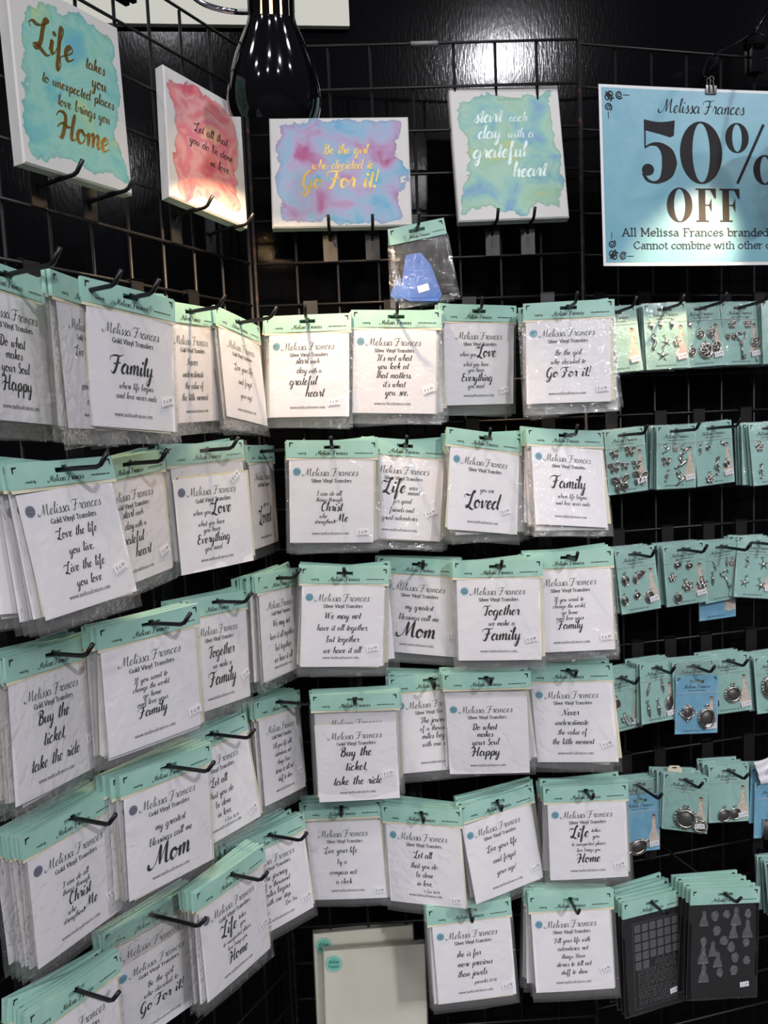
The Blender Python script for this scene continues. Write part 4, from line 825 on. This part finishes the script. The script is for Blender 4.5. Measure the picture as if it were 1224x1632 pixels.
def key_charm():
    mb = MB(); c = catmull([(x * mm, y * mm) for x, y in [(0, 3), (-4.5, 7), (-4.2, 11), (-1.5, 11.5), (0, 9.5), (1.5, 11.5), (4.2, 11), (4.5, 7), (0, 3)]], 4)
    mb.tube([(p.x, p.y, 1.2 * mm) for p in c[:-1]], .75 * mm, 6, True); mb.tube([(0, 3 * mm, 1.2 * mm), (0, -12 * mm, 1.2 * mm)], .8 * mm, 6)
    for y in (-11, -8.6): mb.box(0, 3.2 * mm, (y - .6) * mm, (y + .6) * mm, .7 * mm, 1.7 * mm)
    mb.tube([(x, y, 1.2 * mm) for x, y in ell(0, 1.8 * mm, 1.4 * mm, .8 * mm, 8)], .5 * mm, 5, True); return mb
def leaf():
    mb = MB(); L = [(0, -9), (2.2, -4), (2.6, 1), (1.6, 5), (0, 8)]; R_ = [(-x, y) for x, y in reversed(L[1:-1])]
    P = [(x * mm, y * mm) for x, y in L + R_]; V = [(x, y, .4 * mm) for x, y in P] + [(0, 0, 1.9 * mm)]; n = len(P); mb.add(V, [(i, (i + 1) % n, n) for i in range(n)] + [tuple(reversed(range(n)))])
    for k in range(4):
        for s in (-1, 1): mb.tube([(0, (-5 + 3 * k) * mm, 1.9 * mm), (s * 1.9 * mm, (-3.2 + 3 * k) * mm, 1.2 * mm)], .3 * mm, 4)
    return loop(mb, 10)
def bird():
    mb = MB(); mb.tube([(-6 * mm, -2 * mm, 1 * mm), (-2 * mm, -1 * mm, 1.5 * mm), (2 * mm, 1.5 * mm, 1.6 * mm), (4.2 * mm, 3.4 * mm, 1.5 * mm), (6 * mm, 3.2 * mm, 1.2 * mm)], [.6 * mm, 1.6 * mm, 1.9 * mm, 1.4 * mm, .3 * mm], 7)
    mb.prism([(-1 * mm, 0), (2 * mm, 1 * mm), (-1 * mm, 7 * mm), (-4 * mm, 8 * mm)], 1.2 * mm, 2 * mm); mb.prism([(-5 * mm, -1 * mm), (-9 * mm, -2 * mm), (-8 * mm, -4.6 * mm), (-4.6 * mm, -2.6 * mm)], .6 * mm, 1.3 * mm); return loop(mb, 9)
def padlock():
    mb = MB(); mb.prism([(-4.2 * mm, -6 * mm), (4.2 * mm, -6 * mm), (4.2 * mm, 3 * mm), (-4.2 * mm, 3 * mm)], .2 * mm, 1.4 * mm, 1); mb.tube([(-4.2 * mm, -6 * mm, 1 * mm), (4.2 * mm, -6 * mm, 1 * mm), (4.2 * mm, 3 * mm, 1 * mm), (-4.2 * mm, 3 * mm, 1 * mm)], .7 * mm, 5, True)
    mb.tube([(-2.6 * mm, 3 * mm, 1 * mm), (-2.4 * mm, 6.4 * mm, 1 * mm), (0, 8.4 * mm, 1 * mm), (2.4 * mm, 6.4 * mm, 1 * mm), (2.6 * mm, 3 * mm, 1 * mm)], .7 * mm, 6)
    for a, b in ((-2, 0), (2, 0), (-2, -3.6), (2, -3.6)): mb.tube([(x, y, 1.5 * mm) for x, y in ell(a * mm, b * mm, 1.2 * mm, 1.2 * mm, 7)], .45 * mm, 4, True)
    return mb
def heart():
    mb = MB(); c = catmull([(x * mm, y * mm) for x, y in [(0, -6), (-5, 0), (-4.4, 4.6), (-1.4, 5), (0, 2.6), (1.4, 5), (4.4, 4.6), (5, 0), (0, -6)]], 3)
    mb.tube([(p.x, p.y, 1.2 * mm) for p in c[:-1]], .8 * mm, 6, True); mb.prism([(p.x * .94, p.y * .94) for p in c[:-1]], .3 * mm, 1.1 * mm, 1); mb.lathe([(1.6 * mm, 1 * mm), (.8 * mm, 2 * mm), (0, 2.2 * mm)], 8); return loop(mb, 7.5)
def clef():
    mb = MB(); p = catmull_3d([Vector((x * mm, y * mm, 1.3 * mm)) for x, y in [(.5, -1), (2.2, -2.5), (.6, -5), (-2.6, -4), (-3, 0), (.8, 4), (2.4, 8), (.8, 10), (-.6, 7), (.6, -4), (1, -9), (-1, -11), (-2.4, -9)]], 5)
    return mb.tube(p, .85 * mm, 6)
def frame_rect():
    mb = MB(); mb.prism([(-5 * mm, -6.5 * mm), (5 * mm, -6.5 * mm), (5 * mm, 6.5 * mm), (-5 * mm, 6.5 * mm)], .1 * mm, .6 * mm, 1); mb.tube([(-5 * mm, -6.5 * mm, 1 * mm), (5 * mm, -6.5 * mm, 1 * mm), (5 * mm, 6.5 * mm, 1 * mm), (-5 * mm, 6.5 * mm, 1 * mm)], .9 * mm, 5, True); return loop(mb, 9)
def diamond():
    mb = disc(4.2, 5.4, .8, 0, 12)
    for x, y in ((0, 8.6), (0, -8.6), (7.6, 0), (-7.6, 0)): mb.lathe([(1.3 * mm, .5 * mm), (.9 * mm, 1.7 * mm), (0, 2 * mm)], 7, Matrix.Translation((x * mm, y * mm, 0)))
    for a, b in (((0, 8.6), (7.6, 0)), ((7.6, 0), (0, -8.6)), ((0, -8.6), (-7.6, 0)), ((-7.6, 0), (0, 8.6))): mb.tube([(a[0] * mm, a[1] * mm, 1 * mm), ((a[0] + b[0]) * .56 * mm, (a[1] + b[1]) * .56 * mm, 1.2 * mm), (b[0] * mm, b[1] * mm, 1 * mm)], .6 * mm, 5)
    return mb
def mk(mb, n='charm'): return mb.me(n, [M_CHARM, M_CHARMD], True)
CH = {'star': mk(star()), 'shell': mk(shell()), 'seahorse': mk(seahorse()), 'fly': mk(butterfly()), 'round': mk(disc(spokes=6)), 'gear': mk(disc(spokes=8, scal=16)), 'cameo': mk(disc(4.2, 5.8, .8, scal=0, swirl=True)),
      'pearl': mk(disc(4.5, 4.5, .7, gem=True)), 'flower': mk(flower()), 'key': mk(key_charm()), 'leaf': mk(leaf()), 'bird': mk(bird()), 'padlock': mk(padlock()), 'heart': mk(heart()), 'clef': mk(clef()), 'swirl': mk(disc(4.6, 4.6, .8, swirl=True)),
      'rect': mk(frame_rect()), 'diamond': mk(diamond()), 'oval': mk(disc(5.4, 7.2, .9, scal=22)), 'scallop': mk(disc(6, 6, .9, scal=18)), 'cap': mk(disc(6, 6, 1.0)), 'mirror': mk(disc(4, 5.2, .9))}
# printed lady in a cream gown
lady = MB()
lady.flat([(-.002, .020), (.002, .020), (.004, .012), (.0032, .006), (.0075, -.006), (.0105, -.022), (.0115, -.030), (.0, -.033), (-.0125, -.030), (-.0095, -.016), (-.0055, -.002), (-.003, .006), (-.0042, .012)], 0, 0)
lady.flat(ell(0, .0235, .0026, .0034, 12), 0.00005, 1); lady.flat([(-.003, .024), (-.0028, .0275), (0, .0288), (.0028, .0275), (.0034, .022), (.0022, .0255), (-.0015, .0258)], .0001, 2); lady.flat([(.0018, .016), (.006, .009), (.0045, .0075), (.001, .012)], .0001, 1)
for i in range(5): lady.flat([(-.004 + .0022 * i, .004), (-.0036 + .0022 * i, .004), (-.0078 + .0042 * i, -.029), (-.0086 + .0042 * i, -.029)], .00005, 3)
LADY = lady.me('printed_lady', [M_DRESS, M_FACE, M_HAIR, mat('print_dress_fold', lin(206, 186, 166), .5)])
def cprint(w, h):
    mb = MB(); text(mb, 'Melissa Frances', .050, 0, -.012, .0006, thick=1.25, thin=.45); text(mb, 'trinkets and treasures'.replace('k', 'c'), .036, 0, -.0175, .0006, 'R', 1.0, .5, ns=2)
    text(mb, 'www.melissafrances.com', .040, -.004, .013 - h + .005, .0006, 'R', 1.0, .5, ns=2)
    for sx in (-1, 1):
        x = sx * (w / 2 - .004); mb.flat([(x, .0095), (x - sx * .006, .0095), (x - sx * .006, .008), (x - sx * .003, .0076), (x - sx * .0016, .0062), (x - sx * .0015, .0022), (x, .0022)], .0006)
    return mb.me('card_print', [M_INK])
CW = .084
CARD = {}
for nm, H in (('tall', .122), ('short', .116)):
    CARD[nm] = (slotted(CW, .013, .013 - H, .0004, 0).me('charm_card', [M_MINT2]), slotted(CW, .013, .013 - H, .0004, 0).me('charm_card', [M_BLUE]), cprint(CW, H), [sleeve_mesh('clear_sleeve', CW + .003, .0145, .0115 - H, .0026, M_FILM2, 60 + i, 8, 9) for i in range(3)],
                sleeve_mesh('clear_sleeve', CW + .003, .042, .0115 - H, .0026, M_FILM2, 70, 8, 10))
SEAL = MB().box(-CW / 2, CW / 2, -.0212, -.0202, .0026, .0028).me('seal_line', [M_SEAL])
PRICES = PRICE
RK = {
 'R1': [0.0314, 0.058, 0.1932, -0.0736, 0.0675, 0.0953], 'R2': [0.1272, 0.07, 0.1973, -0.1384, 0.0308, 0.0593], 'R3': [0.2161, 0.0523, 0.2003, -0.0176, 0.0484, 0.094], 'R4': [0.3069, 0.0477, 0.2023, -0.026, 0.0034, 0.0886], 'R5': [0.3869, 0.0655, 0.2021, -0.1102, 0.0029, 0.064],
 'R6': [0.0508, 0.052, -0.0327, -0.0079, 0.068, -0.0049], 'R7': [0.1591, 0.0568, -0.0301, -0.0405, -0.0023, -0.0159], 'R8': [0.2458, 0.048, -0.0278, -0.0035, 0.0619, 0.0064], 'R9': [0.3547, 0.0712, -0.0321, -0.1231, 0.044, 0.0907],
 'R10': [0.063, 0.0626, -0.2598, -0.0055, 0.062, 0.0954], 'R11': [0.1721, 0.0587, -0.26, -0.1803, 0.093, -0.0587], 'R12': [0.2669, 0.045, -0.2637, -0.0069, 0.0852, -0.0486], 'R13': [0.3434, 0.0552, -0.2602, -0.2045, -0.1081, 0.0746],
 'R14': [0.0263, 0.0702, -0.4954, 0.0662, 0.0669, 0.0056], 'R15': [0.1015, 0.0727, -0.4837, 0.1651, -0.0382, 0.0828], 'R16': [0.1766, 0.0934, -0.4859, -0.2109, -0.0176, -0.0166], 'R17': [0.2599, 0.0748, -0.4874, -0.1695, 0.0624, 0.0197], 'R18': [0.3674, 0.0714, -0.4997, -0.1504, 0.049, 0.0513],
 'R19': [0.0722, 0.0549, -0.725, -0.0908, -0.0202, 0.0193], 'R20': [0.1496, 0.0935, -0.7083, -0.5272, -0.0392, -0.0141], 'R21': [0.2617, 0.0727, -0.7137, -0.1707, -0.0257, 0.0485], 'R22': [0.3622, 0.0827, -0.7307, -0.1772, -0.0316, 0.03], 'R23': [0.384, 0.10, -0.925, -0.2, 0.03, 0.05]}
# what hangs on each card: (charm, x mm, y mm, scale, turn)
RC = {
 'R1': ('a heart and padlock', [('heart', -19, -48, 1, 0), ('padlock', -15, -78, 1.25, 0)]),
 'R2': ('seashells, seahorse and starfish', [('shell', -28, -30, 1, .2), ('shell', -10, -29, 1, 0), ('shell', 12, -29, 1.1, -.2), ('seahorse', -25, -58, 1.1, 0), ('star', -1, -60, 1.1, .2), ('star', -9, -84, 1.4, -.15), ('flower', 21, -62, 1.1, 0)]),
 'R3': ('round pierced discs', [('shell', -26, -30, .8, .4), ('round', -6, -48, 1.1, 0), ('gear', 18, -47, 1.1, 0), ('round', -28, -80, 1.1, 0), ('gear', 2, -80, 1.65, 0), ('round', 25, -74, 1.35, .3)]),
 'R4': ('a large heart key', [('flower', -19, -30, 1.25, 0), ('flower', 16, -30, 1.25, 0), ('heart', -30, -55, .8, 0), ('heart', -17, -56, .8, .3), ('key', -2, -72, 1.7, 0), ('gear', 30, -66, 1.2, 0), ('key', 29, -92, .8, 0)]),
 'R5': ('small pierced discs', [('round', -22, -45, 1, 0), ('gear', -20, -78, 1.1, 0)]),
 'R6': ('seven butterflies', [('fly', -24, -33, .85, .2), ('fly', 8, -31, 1.05, -.1), ('fly', -27, -58, 1.1, .1), ('fly', -5, -58, .8, -.1), ('fly', 20, -58, .9, 0), ('fly', -16, -90, 1.7, .1), ('fly', 25, -84, 1.45, -.15)]),
 'R7': ('little birds', [('bird', -20, -34, 1, .2), ('flower', -2, -32, .9, 0), ('bird', 18, -38, 1.1, .4), ('fly', -22, -56, .9, 0), ('bird', 12, -62, 1.5, .1), ('clef', -20, -82, .9, -.2), ('swirl', 4, -80, .8, 0), ('bird', 10, -94, 1.2, .3)]),
 'R8': ('a treble clef and swirl', [('clef', -31, -36, .8, 0), ('swirl', -14, -36, .8, 0), ('shell', 20, -32, .8, .6), ('clef', 4, -72, 1.3, 0), ('swirl', 25, -72, 1.05, 0), ('flower', -14, -96, 1.3, 0)]),
 'R9': ('a flower and a clef hook', [('flower', -22, -34, 1.3, 0), ('clef', -24, -80, 1.1, 0), ('flower', 2, -60, 1.2, 0)]),
 'R10': ('oval cameos and a pearl', [('cameo', -27, -46, 1.25, 0), ('cameo', -4, -46, 1.15, -.2), ('oval', 8, -38, .8, -1.2), ('cameo', -33, -84, 1.15, 0), ('pearl', -6, -78, 1.15, 0), ('oval', 20, -84, 1.1, -.2)]),
 'R11': ('round knots and blossoms', [('pearl', -15, -28, 1.1, 0), ('pearl', 8, -33, 1.1, 0), ('flower', -27, -52, 1.1, 0), ('flower', 2, -72, 1.5, .3), ('oval', -19, -94, 1.0, 0), ('flower', 31, -72, 1.5, 0)]),
 'R12': ('long leaves and a small key', [('leaf', -18, -36, .9, .3), ('leaf', 10, -33, .9, 0), ('leaf', -24, -62, 1.2, 0), ('key', 6, -66, 1.3, .3), ('flower', 22, -34, 1, 0)]),
 'R13': ('four starfish', [('seahorse', -20, -38, .8, 0), ('star', 14, -42, 1.3, .2), ('star', -22, -80, 1.2, -.2), ('star', 12, -84, 1.3, .3)]),
 'R14': ('a hand mirror and flower key', [('mirror', -17, -48, 1.5, 0), ('flower', 0, -80, 1.15, 0), ('key', 20, -94, 1.2, 1.0)]),
 'R15': ('five slender leaves', [('leaf', -24, -40, 1.1, -.3), ('leaf', 12, -36, 1.2, .2), ('leaf', -24, -78, 1.4, .2), ('leaf', 0, -78, 1.4, .15), ('oval', 28, -70, 1.3, 0)]),
 'R16': ('a diamond and an oval frame on blue', [('diamond', -18, -60, 1.55, 0), ('oval', 20, -72, 1.9, 0)]),
 'R17': ('a scalloped round frame', [('rect', -34, -76, 1.1, 0), ('scallop', 4, -66, 1.75, 0)]),
 'R18': ('one dark oval frame', [('oval', -10, -50, 2.2, 0)]),
 'R19': ('two flat ovals on blue', [('cap', -28, -92, 1.5, 0), ('oval', -4, -92, 1.7, -1.1)]),
 'R20': ('two bottle cap frames', [('scallop', 2, -76, 2.2, 0), ('scallop', 28, -88, 1.5, 0)]),
 'R21': ('two plain round discs', [('cap', -10, -88, 1.5, 0), ('cap', 12, -86, 1.4, 0)]),
 'R22': ('a square frame on blue', [('rect', -8, -84, 2.4, 0)]),
 'R23': ('tiny shells beside the stamps', [('shell', -26, -40, 1, 0), ('shell', -20, -70, 1, .3), ('star', 4, -60, 1, 0)]),
}
BLUE = ('R16', 'R19', 'R22')
def charm_card(P, q, nm, blue, drop, charms, seed, label, group, full):
    root = obj('charm_card_packet', None, M=pframe(P, *q), label=label, cat='charm card', group=group); c = CARD[nm]
    Md = T3(0, -drop)
    cd_ = obj('charm_card', c[1 if blue else 0], root, Md); obj('card_print', c[2], cd_)
    obj('clear_sleeve', c[4] if drop else c[3][seed % 3], root, Md)
    obj('seal_line', SEAL, root, Md)
    obj('printed_lady', LADY, cd_, T3(.029, -.060, .0007, 0, 1.08))
    if full:
        for t, x, y, sc, rz in charms: obj('charm', CH[t], root, T3(x * mm, y * mm - drop, .0006, rz, sc * 1.3))
        obj('price_label', PRICES, root, T3(.028, -.088 - drop, .0042, .15, .9))
    return root
for n_, (k, q) in enumerate(RK.items()):
    nm = 'tall' if n_ < 13 else 'short'; blue = k in BLUE; drop = .028 if blue else 0; what, charms = RC[k]; rnd = random.Random(500 + n_); s, d, z, tw, ro, pt = q
    hz = hook('R', s, d, z + .0012, .115 if d < .08 else .13, f'black display hook carrying charm cards with {what}')
    charm_card('R', q, nm, blue, drop, charms, n_, f'front {"blue" if blue else "mint"} charm card with {what}', 'charm cards at the front of their hooks', True)
    nb = 5 if d > .055 else 4; step = min(.009, (d - .012) / nb)
    for i in range(1, nb + 1):
        di = d - step * i
        charm_card('R', [s + rnd.uniform(-.004, .004), di, hz(di) - .0012, tw * .93 ** i + rnd.uniform(-.02, .02), ro * .8 ** i + rnd.uniform(-.05, .05), pt * .9 ** i], nm, k == 'R22' and i < 3 or (k == 'R12' and i == 2), .04 if (k == 'R12' and i == 2) else 0, charms, i, f'charm card stacked behind the front card with {what}', f'cards behind the card with {what}', i == 1)

# hang tab above the bottle cap card
q = RK['R20']; tb = MB()
tb.prism([(-.012, 0), (.012, 0), (.014, .008), (.009, .016), (-.009, .016), (-.014, .008)], 0, .0005); tb.prism([(-.004, .0105), (.004, .0105), (.004, .013), (-.004, .013)], .0005, .0007, 1)
obj('hang_tab', tb.me('hang_tab', [M_CREAM, M_WIRE]), M=pframe('R', q[0] - .012, q[1] - .018, q[2] + .010, q[3], .06, 0), label='cream paper hang tab behind the bottle cap card', cat='hang tab')
# white bag at the edge of the stand
qb = [0.3622, 0.104, -0.729, -0.35, 0.30, 0.05]
root = obj('white_bag', None, M=pframe('R', *qb), label='white plastic bag hung in front of the square frame card', cat='bag')
mb = MB(); V, Fs = grid_sheet(.085, .046, -.004, 10, 8, lambda a, b: .004 * math.sin(9 * a + 5 * b) + .003 * math.sin(17 * b)); mb.add(V, Fs); V, Fs = grid_sheet(.085, .046, -.004, 10, 8, lambda a, b: -.003 + .004 * math.sin(9 * a + 5 * b)); mb.add(V, [tuple(reversed(f)) for f in Fs])
obj('bag_film', mb.me('bag_film', [M_LABEL], True), root); obj('price_label', PRICE, root, T3(-.01, .02, .008, -.3))

# ------------------------------------------------------------------ clear stamp sheets
SW = .130
STH = slotted(SW, .012, -.0165, .0021, -.0021).me('header_card', [M_MINT])
hp2 = MB(); text(hp2, 'Melissa Frances', .046, 0, -.0118, .0024, thick=1.3, thin=.45); text(hp2, 'www.melissafrances.com', .026, .045, -.0098, .0024, 'R', 1.4, .8, ns=2)
for sx in (-1, 1):
    x = sx * .060; hp2.flat([(x, .0085), (x - sx * .0062, .0085), (x - sx * .0062, .0070), (x - sx * .0016, .0052), (x - sx * .0015, .0012), (x, .0012)], .0024)
STP = hp2.me('header_print', [M_INK])
BACK = MB().box(-SW / 2, SW / 2, -.190, -.014, -.0010, -.0004).me('black_backing', [M_BLACKF])
SSLV = sleeve_mesh('clear_sleeve', SW + .003, -.012, -.193, .0018, M_FILM2, 90, 8, 12)
TILE = MB(); TILE.box(-.0062, .0062, -.0062, .0062, 0, .0010); TILE.tube([(-.0062, -.0062, .0012), (.0062, -.0062, .0012), (.0062, .0062, .0012), (-.0062, .0062, .0012)], .0005, 5, True); TILE = TILE.me('stamp', [M_STAMP])
def outline(pts, r=.0006):
    mb = MB(); mb.prism(pts, 0, .0012); return mb.tube([(x, y, .0014) for x, y in pts], r, 5, True)
def blob(seed, a, b):
    rnd = random.Random(seed); return [(x * rnd.uniform(.72, 1.1), y * rnd.uniform(.72, 1.1)) for x, y in ell(0, 0, a, b, 14)]
GOWN = [(x * 1.0, y * 1.0) for x, y in [(-.002, .016), (.002, .016), (.004, .010), (.003, .004), (.008, -.008), (.010, -.016), (-.010, -.016), (-.008, -.006), (-.003, .004), (-.004, .010)]]
def stampm(mb, seed):
    rnd = random.Random(seed)
    for i in range(3):
        c = (rnd.uniform(-.003, .003), rnd.uniform(-.005, .005)); r = rnd.uniform(.0012, .003); mb.tube([(x, y, .0015) for x, y in ell(c[0], c[1], r, r * 1.3, 9)], .00045, 4, True)
    return mb.me('stamp', [M_STAMP])
STAMPS = [stampm(outline(GOWN if i % 3 == 0 else blob(i, .0075, .0095)), i) for i in range(7)]
def stamp_sheet(q, kind, label, group, full=True):
    root = obj('stamp_sheet', None, M=pframe('R', *q), label=label, cat='stamp sheet', group=group)
    h = obj('header_card', STH, root); obj('header_print', STP, h); obj('black_backing', BACK, root); obj('clear_sleeve', SSLV, root)
    if not full: return
    if kind == 0:
        obj('acetate_edge', MB().tube([(-.044, -.182, .0004), (.058, -.182, .0004), (.058, -.030, .0004), (-.044, -.030, .0004)], .0005, 5, True).me('acetate_edge', [M_STAMP]), root)
        n = 0
        for j in range(5):
            for i in range(6):
                if j == 4 and i > 1: continue
                obj('stamp', TILE, root, T3(-.034 + .0166 * i, -.040 - .0165 * j, -.0002)); n += 1
        rows = ['abdefgh', 'ilmnorstvwya', 'bcdefghilmno', 'rstvwyabcdef', 'ghilmnorstvw', 'yabcdefghilm', 'norstvwyabcd']
        for j, rr in enumerate(rows):
            mb = MB(); text(mb, rr, (.086 if j else .050), (.007 if j else .026), -.110 - .0112 * j, .0010, 'R', thick=.9, thin=.6); obj('letter_stamps', mb.me('letter_stamps', [M_STAMP]), root)
    else:
        P_ = [(-.038, -.042), (-.018, -.038), (.004, -.036), (.022, -.040), (.044, -.036), (-.014, -.066), (.018, -.066), (.044, -.064), (-.038, -.084), (.000, -.084), (-.020, -.098), (.014, -.096), (.042, -.090), (-.038, -.108), (-.010, -.118), (.022, -.116), (.044, -.122), (-.036, -.142), (-.006, -.142), (.020, -.140)]
        for i, (x, y) in enumerate(P_): obj('stamp', STAMPS[i % 7], root, T3(x, y, -.0002, 0, 1.0 if i % 2 else .85))
    obj('price_label', PRICE, root, T3(.040, -.165, .0028, .12, .8))
for kind, q, lab in ((0, [0.0042, 0.2011, -0.8707, 0.1249, -0.041, 0.0949], 'square tile and letter'), (1, [0.1258, 0.2434, -0.8547, -0.1549, -0.0572, 0.0483], 'flower and figure')):
    hz = hook('R', q[0], q[1], q[2] + .0012, .24 if kind == 0 else .27, f'black display hook carrying the {lab} stamp sheets')
    stamp_sheet(q, kind, f'front black sheet of clear {lab} stamps under a mint header', 'front stamp sheets')
    for i in range(1, 6):
        d = q[1] - .012 * i; stamp_sheet([q[0], d, hz(d) - .0012, q[3] + .01 * i, q[4] * .8 + random.uniform(-.04, .06), q[5]], kind, f'stamp sheet stacked behind the front {lab} sheet', f'sheets behind the {lab} sheet', False)
